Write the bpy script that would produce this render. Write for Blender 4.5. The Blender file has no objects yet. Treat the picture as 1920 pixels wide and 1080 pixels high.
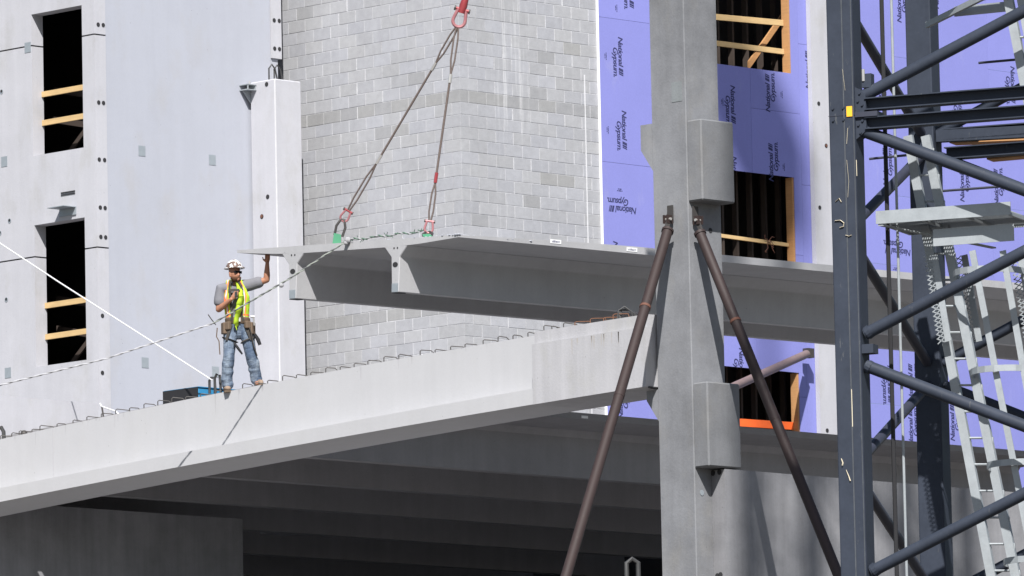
import bpy, bmesh, math, random
from mathutils import Vector, Matrix
random.seed(7)
C = bpy.context.scene.collection
SC = bpy.context.scene
R_ = math.radians
# ------------------------------------------------------------------ camera, light, exposure
FPX = 15000.0                                  # focal length in pixels of a 1920 px wide frame: a long telephoto
PITCH, ROLL = R_(6.99), R_(1.2)
s2 = math.sqrt(.5)
EYE = Vector((0, 0, 1.7))
F0 = Vector((s2, s2, 0)); RT = Vector((s2, -s2, 0)); ZZ = Vector((0, 0, 1))
FW = F0*math.cos(PITCH) + ZZ*math.sin(PITCH)
U0 = -F0*math.sin(PITCH) + ZZ*math.cos(PITCH)
CR = RT*math.cos(ROLL) - U0*math.sin(ROLL)
CU = U0*math.cos(ROLL) + RT*math.sin(ROLL)
cam = bpy.data.cameras.new('camera'); camo = bpy.data.objects.new('camera', cam); C.objects.link(camo)
cam.sensor_width = 36; cam.lens = 36*FPX/1920; cam.clip_start = 1; cam.clip_end = 4000
M = Matrix.Identity(4)
for i in range(3):
    M[i][0], M[i][1], M[i][2], M[i][3] = CR[i], CU[i], -FW[i], EYE[i]
camo.matrix_world = M
SC.camera = camo
LDIR = Vector((1.0, 1.01, -1.46)).normalized()          # the way sunlight travels
elev = math.asin(-LDIR.z)
w = bpy.data.worlds.new('World'); SC.world = w; w.use_nodes = True
nt = w.node_tree; nt.nodes.clear()
sky = nt.nodes.new('ShaderNodeTexSky'); sky.sky_type = 'NISHITA'; sky.sun_disc = False
sky.sun_elevation = elev; sky.sun_rotation = math.atan2(-LDIR.x, -LDIR.y)
bg = nt.nodes.new('ShaderNodeBackground'); bg.inputs[1].default_value = .055
wo = nt.nodes.new('ShaderNodeOutputWorld')
nt.links.new(sky.outputs[0], bg.inputs[0]); nt.links.new(bg.outputs[0], wo.inputs[0])
sl = bpy.data.lights.new('sun', 'SUN'); sl.energy = 4.6; sl.angle = R_(.53); sl.color = (1, .975, .95)
so = bpy.data.objects.new('sun', sl); C.objects.link(so)
so.rotation_euler = LDIR.to_track_quat('-Z', 'Y').to_euler(); so.location = (60, 60, 120)
vs = SC.view_settings
vs.view_transform = 'Standard'; vs.look = 'None'; vs.gamma = 1; vs.use_curve_mapping = False; vs.exposure = 0.82

# points in the place, measured through the camera
def ray(px, py): return FW + CR*((px-960)/FPX) + CU*((540-py)/FPX)
def onD(px, py, D): return EYE + ray(px, py)*D
def onX(px, py, X): d = ray(px, py); return EYE + d*((X-EYE.x)/d.x)
def onY(px, py, Y): d = ray(px, py); return EYE + d*((Y-EYE.y)/d.y)
def onZ(px, py, Zc): d = ray(px, py); return EYE + d*((Zc-EYE.z)/d.z)

# ------------------------------------------------------------------ materials
def new_mat(name):
    m = bpy.data.materials.new(name); m.use_nodes = True
    return m, m.node_tree, m.node_tree.nodes['Principled BSDF']
def N(t, kind, **k):
    n = t.nodes.new(kind)
    for a, b in k.items(): setattr(n, a, b)
    return n
def noise(t, vec, scale, detail=4, rough=.55):
    n = N(t, 'ShaderNodeTexNoise'); n.inputs['Scale'].default_value = scale
    n.inputs['Detail'].default_value = detail; n.inputs['Roughness'].default_value = rough
    t.links.new(vec, n.inputs['Vector']); return n.outputs['Fac']
def mth(t, op, a, b=None, clamp=False):
    n = N(t, 'ShaderNodeMath', operation=op); n.use_clamp = clamp
    for i, v in enumerate((a, b)):
        if v is None: continue
        if isinstance(v, (int, float)): n.inputs[i].default_value = v
        else: t.links.new(v, n.inputs[i])
    return n.outputs[0]
def mapping(t, vec, scale):
    n = N(t, 'ShaderNodeMapping'); n.inputs['Scale'].default_value = scale
    t.links.new(vec, n.inputs['Vector']); return n.outputs[0]
def ramp(t, fac, lo, hi):
    n = N(t, 'ShaderNodeMapRange'); n.inputs['From Min'].default_value = lo; n.inputs['From Max'].default_value = hi
    t.links.new(fac, n.inputs['Value']); return n.outputs[0]
def mixc(t, fac, a, b):
    n = N(t, 'ShaderNodeMix', data_type='RGBA')
    if isinstance(fac, (int, float)): n.inputs[0].default_value = fac
    else: t.links.new(fac, n.inputs[0])
    for i, v in ((6, a), (7, b)):
        if isinstance(v, tuple): n.inputs[i].default_value = (*v[:3], 1)
        else: t.links.new(v, n.inputs[i])
    return n.outputs[2]
def scalec(t, col, fac):
    n = N(t, 'ShaderNodeVectorMath', operation='SCALE')
    if isinstance(col, tuple): n.inputs[0].default_value = col[:3]
    else: t.links.new(col, n.inputs[0])
    t.links.new(fac, n.inputs['Scale']); return n.outputs[0]

def concrete(name, base, blotch=.22, streak=.12, fine=.12, bump=.25, stain=None, pits=True, rough=.88, tint=0.0, local=False):
    m, t, b = new_mat(name)
    if local: pos = N(t, 'ShaderNodeTexCoord').outputs['Object']
    else: pos = N(t, 'ShaderNodeNewGeometry').outputs['Position']
    n1 = noise(t, pos, .55, 5); n2 = noise(t, pos, 3.1, 5, .6); n3 = noise(t, pos, 34, 3, .6)
    st = noise(t, mapping(t, pos, (4.5, 4.5, .28)), 1.0, 5, .62)
    f = mth(t, 'ADD', mth(t, 'MULTIPLY', mth(t, 'SUBTRACT', n1, .5), blotch*1.6), 1.0)
    f = mth(t, 'ADD', f, mth(t, 'MULTIPLY', mth(t, 'SUBTRACT', n2, .5), blotch))
    f = mth(t, 'ADD', f, mth(t, 'MULTIPLY', mth(t, 'SUBTRACT', st, .5), streak*2))
    f = mth(t, 'ADD', f, mth(t, 'MULTIPLY', mth(t, 'SUBTRACT', n3, .5), fine*1.4))
    if tint:
        oi = N(t, 'ShaderNodeObjectInfo').outputs['Random']
        f = mth(t, 'MULTIPLY', f, mth(t, 'ADD', mth(t, 'MULTIPLY', oi, tint), 1-tint/2))
    col = base
    if stain:
        sm = ramp(t, noise(t, mapping(t, pos, (1.7, 1.7, .9)), 1.0, 6, .65), .52, .74)
        col = mixc(t, mth(t, 'MULTIPLY', sm, .65), base, stain)
    if pits:
        v = N(t, 'ShaderNodeTexVoronoi'); v.inputs['Scale'].default_value = 6.5; t.links.new(pos, v.inputs['Vector'])
        pit = ramp(t, v.outputs['Distance'], .03, .055)
        keep = ramp(t, noise(t, pos, 2.3, 2), .5, .56)
        f = mth(t, 'MULTIPLY', f, mth(t, 'SUBTRACT', 1.0, mth(t, 'MULTIPLY', mth(t, 'MULTIPLY', mth(t, 'SUBTRACT', 1.0, pit, True), keep), .45)))
    t.links.new(scalec(t, col, f), b.inputs['Base Color'])
    b.inputs['Roughness'].default_value = rough
    bp = N(t, 'ShaderNodeBump'); bp.inputs['Strength'].default_value = bump; bp.inputs['Distance'].default_value = .01
    t.links.new(mth(t, 'ADD', n3, mth(t, 'MULTIPLY', n2, 1.5)), bp.inputs['Height']); t.links.new(bp.outputs[0], b.inputs['Normal'])
    return m

def painted(name, base, rough=.45, metal=0.0, wear=.15, spec=.5, scale=6, chips=None):
    m, t, b = new_mat(name)
    pos = N(t, 'ShaderNodeTexCoord').outputs['Object']
    n1 = noise(t, pos, scale, 5, .6); n2 = noise(t, pos, scale*9, 3)
    f = mth(t, 'ADD', mth(t, 'MULTIPLY', mth(t, 'SUBTRACT', n1, .5), wear*2), 1.0)
    f = mth(t, 'ADD', f, mth(t, 'MULTIPLY', mth(t, 'SUBTRACT', n2, .5), wear))
    col = base
    if chips:
        cm = ramp(t, noise(t, mapping(t, pos, (7, 7, 1.6)), 3.0, 6, .7), .64, .69)
        col = mixc(t, mth(t, 'MULTIPLY', cm, .8), base, chips)
    t.links.new(scalec(t, col, f), b.inputs['Base Color'])
    b.inputs['Roughness'].default_value = rough; b.inputs['Metallic'].default_value = metal
    b.inputs['Specular IOR Level'].default_value = spec
    t.links.new(mth(t, 'ADD', mth(t, 'MULTIPLY', n1, .25), rough-.12), b.inputs['Roughness'])
    return m

def wood(name, base):
    m, t, b = new_mat(name)
    pos = N(t, 'ShaderNodeTexCoord').outputs['Object']
    g = noise(t, mapping(t, pos, (2.5, 2.5, 60)), 1.0, 4); k = noise(t, pos, 5, 3)
    f = mth(t, 'ADD', mth(t, 'MULTIPLY', mth(t, 'SUBTRACT', g, .5), .5), mth(t, 'ADD', mth(t, 'MULTIPLY', k, .3), .85))
    t.links.new(scalec(t, base, f), b.inputs['Base Color']); b.inputs['Roughness'].default_value = .75
    return m

def block_mat(name, base, tint=.2):
    m, t, b = new_mat(name)
    pos = N(t, 'ShaderNodeNewGeometry').outputs['Position']
    oi = N(t, 'ShaderNodeObjectInfo').outputs['Random']
    n1 = noise(t, pos, 1.1, 5, .6); n2 = noise(t, pos, 9, 4, .6); n3 = noise(t, pos, 60, 2)
    sc = noise(t, mapping(t, pos, (7, 7, .35)), 1.0, 6, .66)
    f = mth(t, 'ADD', mth(t, 'MULTIPLY', oi, tint), 1-tint*.55)
    for n, a in ((n1, .2), (n2, .3), (n3, .25)):
        f = mth(t, 'ADD', f, mth(t, 'MULTIPLY', mth(t, 'SUBTRACT', n, .5), a))
    wc = N(t, 'ShaderNodeTexWhiteNoise', noise_dimensions='1D'); t.links.new(mth(t, 'MULTIPLY', oi, 37.0), wc.inputs['W'])
    tone = mixc(t, wc.outputs['Value'], base, (base[0]*1.0, base[1]*.99, base[2]*.95))
    # white lime runs, strongest in a band a couple of metres right of the corner
    sx = N(t, 'ShaderNodeSeparateXYZ'); t.links.new(pos, sx.inputs[0])
    band = mth(t, 'SUBTRACT', 1.0, mth(t, 'MULTIPLY', mth(t, 'ABSOLUTE', mth(t, 'SUBTRACT', sx.outputs[0], 92.4)), 2.2), True)
    run = mth(t, 'MULTIPLY', ramp(t, sc, .56, .68), mth(t, 'ADD', mth(t, 'MULTIPLY', band, .7), .06), True)
    col = mixc(t, run, scalec(t, tone, f), (.62, .62, .62))
    t.links.new(col, b.inputs['Base Color']); b.inputs['Roughness'].default_value = .95
    bp = N(t, 'ShaderNodeBump'); bp.inputs['Strength'].default_value = .35; bp.inputs['Distance'].default_value = .008
    t.links.new(mth(t, 'ADD', n2, n3), bp.inputs['Height']); t.links.new(bp.outputs[0], b.inputs['Normal'])
    return m

def flat(name, base, rough=.7, metal=0.0, spec=.5, tint=0.0):
    m, t, b = new_mat(name)
    pos = N(t, 'ShaderNodeTexCoord').outputs['Object']
    n1 = noise(t, pos, 9, 4)
    f = mth(t, 'ADD', mth(t, 'MULTIPLY', n1, .3), .85)
    if tint:
        f = mth(t, 'ADD', mth(t, 'MULTIPLY', N(t, 'ShaderNodeObjectInfo').outputs['Random'], tint), 1-tint/2)
        pos = N(t, 'ShaderNodeNewGeometry').outputs['Position']
        f = mth(t, 'ADD', f, mth(t, 'MULTIPLY', mth(t, 'SUBTRACT', noise(t, pos, 1.3, 5), .5), .14))
        f = mth(t, 'ADD', f, mth(t, 'MULTIPLY', mth(t, 'SUBTRACT', noise(t, pos, 40, 3), .5), .14))
        dust = ramp(t, noise(t, mapping(t, pos, (3, 3, 1)), 1.0, 6, .7), .60, .80)
        base = mixc(t, mth(t, 'MULTIPLY', dust, .22), base, (.42, .42, .5))
    t.links.new(scalec(t, base, f), b.inputs['Base Color'])
    b.inputs['Roughness'].default_value = rough; b.inputs['Metallic'].default_value = metal; b.inputs['Specular IOR Level'].default_value = spec
    return m

MAT = dict(
    panel=concrete('panel_concrete', (.355, .368, .412), .07, .05, .05, .12, stain=(.345, .342, .35)),
    panel_warm=concrete('weathered_panel', (.41, .41, .435), .12, .10, .07, .15, stain=(.335, .33, .32)),
    beam=concrete('beam_concrete', (.415, .415, .425), .07, .05, .05, .1, stain=(.405, .405, .405)),
    beam_end=concrete('beam_end_concrete', (.375, .372, .385), .14, .22, .1, .2, stain=(.33, .325, .30)),
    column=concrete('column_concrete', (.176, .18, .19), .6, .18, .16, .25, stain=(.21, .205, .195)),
    corbel=concrete('corbel_concrete', (.156, .160, .168), .5, .18, .15, .25, stain=(.168, .163, .155)),  # column concrete toned darker, standing in for the sun angle on the right face
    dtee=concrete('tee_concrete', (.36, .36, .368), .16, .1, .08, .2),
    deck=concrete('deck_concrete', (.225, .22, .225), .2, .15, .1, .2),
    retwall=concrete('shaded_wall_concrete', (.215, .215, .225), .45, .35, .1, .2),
    block=block_mat('block_face', (.325, .33, .352), .11),
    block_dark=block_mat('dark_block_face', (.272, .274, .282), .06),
    mortar=concrete('mortar', (.44, .44, .45), .9, .3, .8, .4, pits=False),
    gyp=flat('purple_sheathing', (.212, .222, .515), .8, spec=.2, tint=.07),
    gypcore=flat('white_board_core', (.75, .75, .75), .8),
    ink=flat('navy_print', (.04, .043, .11), .8, spec=.1),
    mast=painted('mast_paint', (.031, .038, .054), .6, 0, .3, .2, 3, chips=(.085, .09, .095)),
    mast_dark=painted('dark_steel', (.03, .033, .05), .5, 0, .2),
    ruststain=flat('faint_rust_stain', (.35, .325, .30), .9),
    seam=painted('scuffed_edge_paint', (.06, .066, .075), .6, 0, .5, .4, 14),
    galv=painted('galvanised_steel', (.32, .345, .36), .5, .25, .2),
    pipe=painted('rusty_pipe', (.030, .0185, .017), .65, .0, .3, .4, 5, chips=(.06, .042, .035)),
    rust=flat('orange_rust', (.12, .05, .032), .8),
    farpipe=painted('pale_rusty_pipe', (.17, .12, .11), .6, 0, .3),
    wood=wood('pale_timber', (.52, .36, .17)),
    wood_or=wood('orange_timber', (.42, .22, .09)),
    orange=flat('orange_board_paint', (.75, .12, .02), .6),
    dark=flat('dark_interior', (.03, .027, .025), .9),  # near-black colour stands in for the darkness of unlit rooms
    stud=flat('steel_stud', (.05, .037, .03), .7),
    black=flat('black_rubber', (.012, .012, .014), .7),
    hole=flat('bolt_pocket', (.02, .02, .022), .9),
    embed=flat('embed_plate_steel', (.30, .335, .36), .55, .3),
    bar=flat('steel_bar', (.06, .055, .052), .6, .3),
    rustbar=flat('rusty_bar', (.16, .07, .035), .8),
    cable=painted('brown_wire_rope', (.115, .09, .08), .7, 0, .5, .3, 30),
    strand=flat('grey_strand', (.05, .05, .05), .6, .3),
    red=painted('red_forging', (.27, .04, .045), .4, .1, .3),
    pink=painted('worn_pink_forging', (.36, .15, .16), .5, .2, .4),
    steel=flat('bright_steel', (.55, .53, .50), .35, .6),
    green=flat('green_clutch', (.06, .24, .13), .6),
    greenrope=flat('green_rope', (.09, .15, .11), .9),
    rope=flat('white_rope', (.62, .62, .62), .9),
    ropegrey=flat('grey_rope', (.42, .42, .44), .9),
    ropemid=flat('grey_green_rope', (.25, .27, .24), .9), ropeshade=flat('dark_grey_rope', (.11, .115, .115), .9),
    ropedark=flat('dark_rope_strand', (.30, .30, .31), .9),
    tag=flat('paper_tag', (.75, .75, .75), .8),
    white=flat('white_caulk', (.56, .56, .57), .8),
    yellow=flat('yellow_sticker', (.80, .42, .02), .6),
    cream=flat('cream_primer', (.70, .62, .46), .7),
    blue=painted('blue_box_paint', (.03, .2, .38), .45, 0, .2),
    skin=flat('tanned_skin', (.36, .17, .105), .55, spec=.35),
    shirt=flat('grey_tshirt', (.17, .17, .185), .95, spec=.1),
    lime=flat('lime_vest', (.44, .62, .04), .8, spec=.2),
    vorange=flat('orange_tape', (.85, .22, .06), .8),
    silver=flat('silver_tape', (.60, .62, .60), .5),
    web=flat('harness_webbing', (.05, .044, .038), .9),
    leather=flat('worn_leather', (.13, .09, .06), .8),
    boot=flat('tan_boot', (.25, .18, .13), .8),
    glass=flat('dark_lens', (.005, .005, .006), .12),
    hair=flat('brown_beard', (.10, .05, .03), .9, spec=.1),
    ground=concrete('ground_dirt', (.10, .09, .078), .3, 0, .2, .3, pits=False),
)
def _jeans():
    m, t, b = new_mat('faded_jeans')
    pos = N(t, 'ShaderNodeTexCoord').outputs['Object']
    n = noise(t, mapping(t, pos, (9, 9, 3.2)), 1.0, 5); n2 = noise(t, pos, 90, 2)
    col = mixc(t, ramp(t, n, .38, .70), (.06, .09, .145), (.24, .29, .35))
    t.links.new(scalec(t, col, mth(t, 'ADD', mth(t, 'MULTIPLY', n2, .5), .75)), b.inputs['Base Color']); b.inputs['Roughness'].default_value = .9
    bp = N(t, 'ShaderNodeBump'); bp.inputs['Strength'].default_value = .9; bp.inputs['Distance'].default_value = .03
    t.links.new(noise(t, mapping(t, pos, (8, 8, 15)), 1, 4), bp.inputs['Height']); t.links.new(bp.outputs[0], b.inputs['Normal'])
    return m
MAT['jeans'] = _jeans()
def _hat():
    m, t, b = new_mat('stickered_hard_hat')
    pos = N(t, 'ShaderNodeTexCoord').outputs['Object']
    v = N(t, 'ShaderNodeTexVoronoi'); v.inputs['Scale'].default_value = 27; t.links.new(pos, v.inputs['Vector'])
    sx = N(t, 'ShaderNodeSeparateColor'); t.links.new(v.outputs['Color'], sx.inputs[0])
    col = mixc(t, ramp(t, sx.outputs[0], .30, .34), (.60, .57, .52), (.15, .10, .08))
    col = mixc(t, ramp(t, sx.outputs[1], .72, .75), col, (.8, .8, .8))
    t.links.new(col, b.inputs['Base Color']); b.inputs['Roughness'].default_value = .3
    return m
MAT['hat'] = _hat()

# ------------------------------------------------------------------ mesh builder
class MB:
    def __init__(s): s.v, s.f, s.m = [], [], []
    def add(s, vs, fs, mi=0):
        o = len(s.v); s.v += [tuple(v) for v in vs]; s.f += [tuple(i+o for i in f) for f in fs]; s.m += [mi]*len(fs); return s
    def box(s, a, b, mi=0):
        x0, y0, z0 = a; x1, y1, z1 = b
        return s.add([(x0,y0,z0),(x1,y0,z0),(x1,y1,z0),(x0,y1,z0),(x0,y0,z1),(x1,y0,z1),(x1,y1,z1),(x0,y1,z1)],
                     [(0,3,2,1),(4,5,6,7),(0,1,5,4),(1,2,6,5),(2,3,7,6),(3,0,4,7)], mi)
    def obox(s, c, ax, ay, az, mi=0):              # centre and three half-axis vectors
        c = Vector(c); P = []
        for k in (-1, 1):
            for i, j in ((-1,-1),(1,-1),(1,1),(-1,1)): P.append(c + ax*i + ay*j + az*k)
        return s.add(P, [(0,3,2,1),(4,5,6,7),(0,1,5,4),(1,2,6,5),(2,3,7,6),(3,0,4,7)], mi)
    def loft(s, rings, cap=True, closed=True, mi=0):
        n = len(rings[0]); vs = [p for r in rings for p in r]; fs = []
        for i in range(len(rings)-1):
            for j in range(n if closed else n-1):
                k = (j+1) % n
                fs.append((i*n+j, i*n+k, (i+1)*n+k, (i+1)*n+j))
        if cap: fs += [tuple(range(n))[::-1], tuple(range((len(rings)-1)*n, len(rings)*n))]
        return s.add(vs, fs, mi)
    def prism(s, poly, ext, mi=0):
        e = Vector(ext); return s.loft([[Vector(p) for p in poly], [Vector(p)+e for p in poly]], mi=mi)
    def tube(s, pts, r, n=8, mi=0, cap=True, flat=None):
        pts = [Vector(p) for p in pts]; rs = r if isinstance(r, (list, tuple)) else [r]*len(pts)
        rings = []; up = None
        for i, p in enumerate(pts):
            t = (pts[min(i+1, len(pts)-1)] - pts[max(i-1, 0)]).normalized()
            if up is None:
                up = t.cross(Vector((0,0,1)))
                if up.length < .05: up = t.cross(Vector((1,0,0)))
                up.normalize()
            else:
                up = (up - t*up.dot(t)).normalized()
            q = t.cross(up)
            rings.append([p + up*math.cos(2*math.pi*j/n)*rs[i] + q*math.sin(2*math.pi*j/n)*rs[i]*(flat or 1) for j in range(n)])
        return s.loft(rings, cap, True, mi)
    def strip(s, pts, sides, nrm, th, mi=0):       # ribbon: half-width vectors and half-thickness normals
        rings = []
        for p, a, n in zip(pts, sides, nrm):
            p, a, n = Vector(p), Vector(a), Vector(n)*th
            rings.append([p-a-n, p+a-n, p+a+n, p-a+n])
        return s.loft(rings, True, True, mi)
    def ball(s, c, r, n=8, mi=0, squash=(1,1,1)):
        c = Vector(c); rings = []
        for i in range(1, n):
            th = math.pi*i/n
            rings.append([c + Vector((math.sin(th)*math.cos(2*math.pi*j/(n+2))*squash[0], math.sin(th)*math.sin(2*math.pi*j/(n+2))*squash[1], -math.cos(th)*squash[2]))*r for j in range(n+2)])
        return s.loft(rings, True, True, mi)
    def mesh(s, name, mats, smooth=False):
        me = bpy.data.meshes.new(name); me.from_pydata(s.v, [], s.f)
        bm = bmesh.new(); bm.from_mesh(me); bmesh.ops.recalc_face_normals(bm, faces=bm.faces); bm.to_mesh(me); bm.free()
        for m in (mats if isinstance(mats, (list, tuple)) else [mats]): me.materials.append(m)
        me.polygons.foreach_set('material_index', s.m)
        if smooth:
            me.polygons.foreach_set('use_smooth', [True]*len(me.polygons))
            try: me.set_sharp_from_angle(angle=R_(40))
            except Exception: pass
        me.update(); return me
    def build(s, name, mats, parent=None, smooth=False, loc=None):
        return link(name, s.mesh(name, mats, smooth), parent, loc)
def link(name, me, parent=None, loc=None):
    o = bpy.data.objects.new(name, me); C.objects.link(o)
    if parent is not None: o.parent = parent
    if loc is not None: o.location = loc
    return o
def tag(o, label, cat, group=None):
    o['label'] = label; o['category'] = cat
    if group: o['group'] = group
    return o
def empty(name, label, cat, group=None):
    o = bpy.data.objects.new(name, None); C.objects.link(o); o.empty_display_size = .1
    return tag(o, label, cat, group)
def struct(o): o['kind'] = 'structure'; return o
def bevel(o, wdt=.012, seg=1):
    b = o.modifiers.new('bevel', 'BEVEL'); b.width = wdt; b.segments = seg; b.limit_method = 'ANGLE'; b.angle_limit = R_(40); return o
def cyl(mb, c, d, r, h, n=12, mi=0): d = Vector(d).normalized(); return mb.tube([Vector(c), Vector(c)+d*h], r, n, mi)

# ------------------------------------------------------------------ ground
g = MB(); g.add([(-1500,-1500,0),(1500,-1500,0),(1500,1500,0),(-1500,1500,0)], [(0,1,2,3)])
struct(g.build('ground', MAT['ground']))

# ------------------------------------------------------------------ left precast building
XL = 86.40; cl = onX(180, 300, XL); YL = cl.y
bld = empty('precast_building', 'white precast concrete building with two tall dark window openings, at far left', 'building')
TH = .25
def yz(px, py): p = onX(px, py, XL); return p.y, p.z
win = []
for q in (((58.5,27),(153,10),(156.5,276),(62.5,293)), ((64.5,422),(158.5,408),(162.5,674),(68,688.5))):
    P = [yz(*a) for a in q]
    win.append((min(P[1][0], P[2][0]), max(P[0][0], P[3][0]), (P[2][1]+P[3][1])/2, (P[0][1]+P[1][1])/2))   # y0 y1 z0 z1
ytmp, zj1 = yz(170, 65); ytmp, zj2 = yz(170, 465)
ZB, ZT, YF = 13.6, 26.5, YL+9
JG = .012
levels = [(ZB, zj2-JG), (zj2+JG, zj1-JG), (zj1+JG, ZT)]
for (z0, z1) in levels:
    p = MB()
    cuts = sorted({z0, z1, *[z for wv in win for z in wv[2:] if z0 < z < z1]})
    for a, b in zip(cuts[:-1], cuts[1:]):
        wv = [q for q in win if q[2] <= a+1e-6 and q[3] >= b-1e-6]
        spans = [(YL, YF)] if not wv else [(YL, wv[0][0]), (wv[0][1], YF)]
        for y0, y1 in spans: p.box((XL, y0, a), (XL+TH, y1, b))
    p.build('wall_panel', MAT['panel_warm'], bld)
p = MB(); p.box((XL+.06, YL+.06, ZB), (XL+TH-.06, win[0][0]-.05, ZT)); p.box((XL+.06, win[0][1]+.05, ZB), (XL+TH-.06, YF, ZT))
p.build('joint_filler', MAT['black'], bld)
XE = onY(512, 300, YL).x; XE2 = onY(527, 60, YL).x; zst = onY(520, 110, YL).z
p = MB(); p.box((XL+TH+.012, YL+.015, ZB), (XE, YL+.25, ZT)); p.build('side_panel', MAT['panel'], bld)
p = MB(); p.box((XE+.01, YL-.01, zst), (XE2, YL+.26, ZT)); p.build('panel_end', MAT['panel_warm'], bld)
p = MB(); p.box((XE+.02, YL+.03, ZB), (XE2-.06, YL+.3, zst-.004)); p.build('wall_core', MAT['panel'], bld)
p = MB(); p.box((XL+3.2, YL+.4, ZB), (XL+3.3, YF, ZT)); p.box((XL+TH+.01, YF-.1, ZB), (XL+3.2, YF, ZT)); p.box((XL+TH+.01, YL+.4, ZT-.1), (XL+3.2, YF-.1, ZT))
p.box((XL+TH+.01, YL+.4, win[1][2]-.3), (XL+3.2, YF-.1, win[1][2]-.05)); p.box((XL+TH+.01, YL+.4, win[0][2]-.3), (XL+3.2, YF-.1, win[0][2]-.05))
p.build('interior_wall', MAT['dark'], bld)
# timber guard boards across the openings
for wv, pys in ((win[0], ((165, 12), (219, 12))), (win[1], ((564, 12), (623, 12)))):
    for py, hh in pys:
        zc = onX(118, py, XL).z
        p = MB(); p.box((XL+.20, wv[0]+.003, zc-.045), (XL+.238, wv[1]-.003, zc+.045)); p.build('guard_board', MAT['wood'], bld)
    for k in range(2):                            # dim braces inside
        zc = wv[2] + (.95 if k == 0 else .45)
        p = MB(); p.prism([(XL+1.0, wv[0]-.05, zc-.16), (XL+1.05, wv[0]-.05, zc-.16), (XL+1.05, wv[0]-.05, zc-.06), (XL+1.0, wv[0]-.05, zc-.06)], (0, 1.9, .42))
        p.build('inner_brace', MAT['stud'], bld)
    p = MB(); p.prism([(XL+.8, wv[1]+.2, wv[2]-.05), (XL+.84, wv[1]+.2, wv[2]-.05), (XL+.84, wv[1]+.32, wv[2]-.05), (XL+.8, wv[1]+.32, wv[2]-.05)], (0, -1.15, .9))
    p.build('inner_brace', MAT['stud'], bld)
# bolt pockets: pairs on the panel ends, singles on the face
hm = MB().tube([(0,0,0), (0,-.004,0)], .036, 12).mesh('bolt_hole', MAT['hole'])
for px, py, Y in [(184,46,YL),(193.5,47,YL),(185,192,YL),(194,193,YL),(186,299,YL),(196,300,YL),(188,389,YL),(197,390,YL),(189,444,YL),(198,445,YL),(192,592,YL),(192,699,YL),
                  (514,38,YL-.01),(523.5,39,YL-.01),(515,91,YL-.01),(524,92,YL-.01)]:
    q = onY(px, py, Y-.002); link('bolt_hole', hm, bld, q)
hx = MB().tube([(0,0,0), (-.004,0,0)], .04, 12).mesh('lifting_pocket', MAT['embed'])
hx2 = MB().tube([(0,0,0), (-.005,0,0)], .024, 10).mesh('anchor', MAT['hole'])
for px, py in [(3,172),(18,414),(12,562),(0,437)]:
    q = onX(px, py, XL-.002); a = link('lifting_pocket', hx, bld, q); link('anchor', hx2, a, (-.003, 0, .008))
pl = MB().box((-.075,-.004,-.085), (.075,0,.085)).mesh('embed_plate', MAT['embed'])
for px, py in [(266,283),(398,300),(272,680),(404,697)]:
    link('embed_plate', pl, bld, onY(px, py, YL+.013))
plx = MB().box((-.004,-.075,-.085), (0,.075,.085)).mesh('embed_plate', MAT['embed'])
for px, py in [(8,303),(15,699),(52,89)]: link('embed_plate', plx, bld, onX(px, py, XL-.002))
q = onX(128, 391, XL); p = MB(); p.box((XL-.28, q.y-.2, q.z), (XL-.003, q.y+.2, q.z+.012)); p.box((XL-.02, q.y-.2, q.z-.12), (XL-.003, q.y+.2, q.z-.002)); p.build('steel_shelf', MAT['embed'], bld)
q = onX(128, 360, XL); p = MB(); p.box((XL-.012, q.y-.17, q.z-.01), (XL-.002, q.y+.17, q.z+.01)); p.box((XL-.012, q.y-.17, q.z-.045), (XL-.002, q.y+.17, q.z-.03)); p.build('slot', MAT['hole'], bld)

# low kerb wall in front of it
p0 = onY(0, 741, 92.0); p1 = onY(184, 757, 92.0)
p = MB(); p.box((p0.x-6, 92.0, 14.0), (p1.x, 92.25, (p0.z+p1.z)/2))
tag(p.build('low_wall', MAT['panel_warm']), 'low pale concrete upstand behind the beam below the left window openings', 'wall')

# ------------------------------------------------------------------ masonry shaft, two block walls
XC = 91.2; YC = onX(865, 300, XC).y
ZB0 = 14.2; CO, BL, J = .2032, .4064, .008
ZTOP = 23.8
nc = int((ZTOP-ZB0)/CO)
band1 = onX(865, 180, XC).z; band2 = onX(650, 600, XC).z
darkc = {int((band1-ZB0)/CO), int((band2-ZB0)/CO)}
bw = empty('block_wall', 'grey concrete block wall left of the shaft corner behind the slings', 'wall')
bw2 = empty('block_wall', 'grey concrete block wall right of the shaft corner beside the purple boards', 'wall')
YEND = onX(500, 300, XC).y; XEND = onY(1160, 300, YC).x
m = MB(); m.box((XC+.0034, YC+.20, ZB0), (XC+.19, YEND, ZTOP)); m.build('mortar', MAT['mortar'], bw)
m = MB(); m.box((XC+.0034, YC+.0034, ZB0), (XEND, YC+.19, ZTOP)); m.build('mortar', MAT['mortar'], bw2)
def block_mesh(l, axis, mat, d=.05):
    b = MB(); h = CO-J; c = .003
    def P(u, dd, z): return (dd, u, z) if axis == 'x' else (u, dd, z)
    o = [P(0,d,0), P(l,d,0), P(l,d,h), P(0,d,h)]; k = [P(0,c,0), P(l,c,0), P(l,c,h), P(0,c,h)]
    i = [P(c,0,c), P(l-c,0,c), P(l-c,0,h-c), P(c,0,h-c)]
    return b.loft([o, k, i]).mesh('block', mat)
bcache = {}
def bmesh_for(l, axis, mt, v):
    key = (round(l, 3), axis, mt, v)
    if key not in bcache: bcache[key] = block_mesh(l, axis, MAT[mt], .194 if v else .05)
    return bcache[key]
pend = []                                          # (depth, wall, axis, length, mat, loc)
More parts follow.
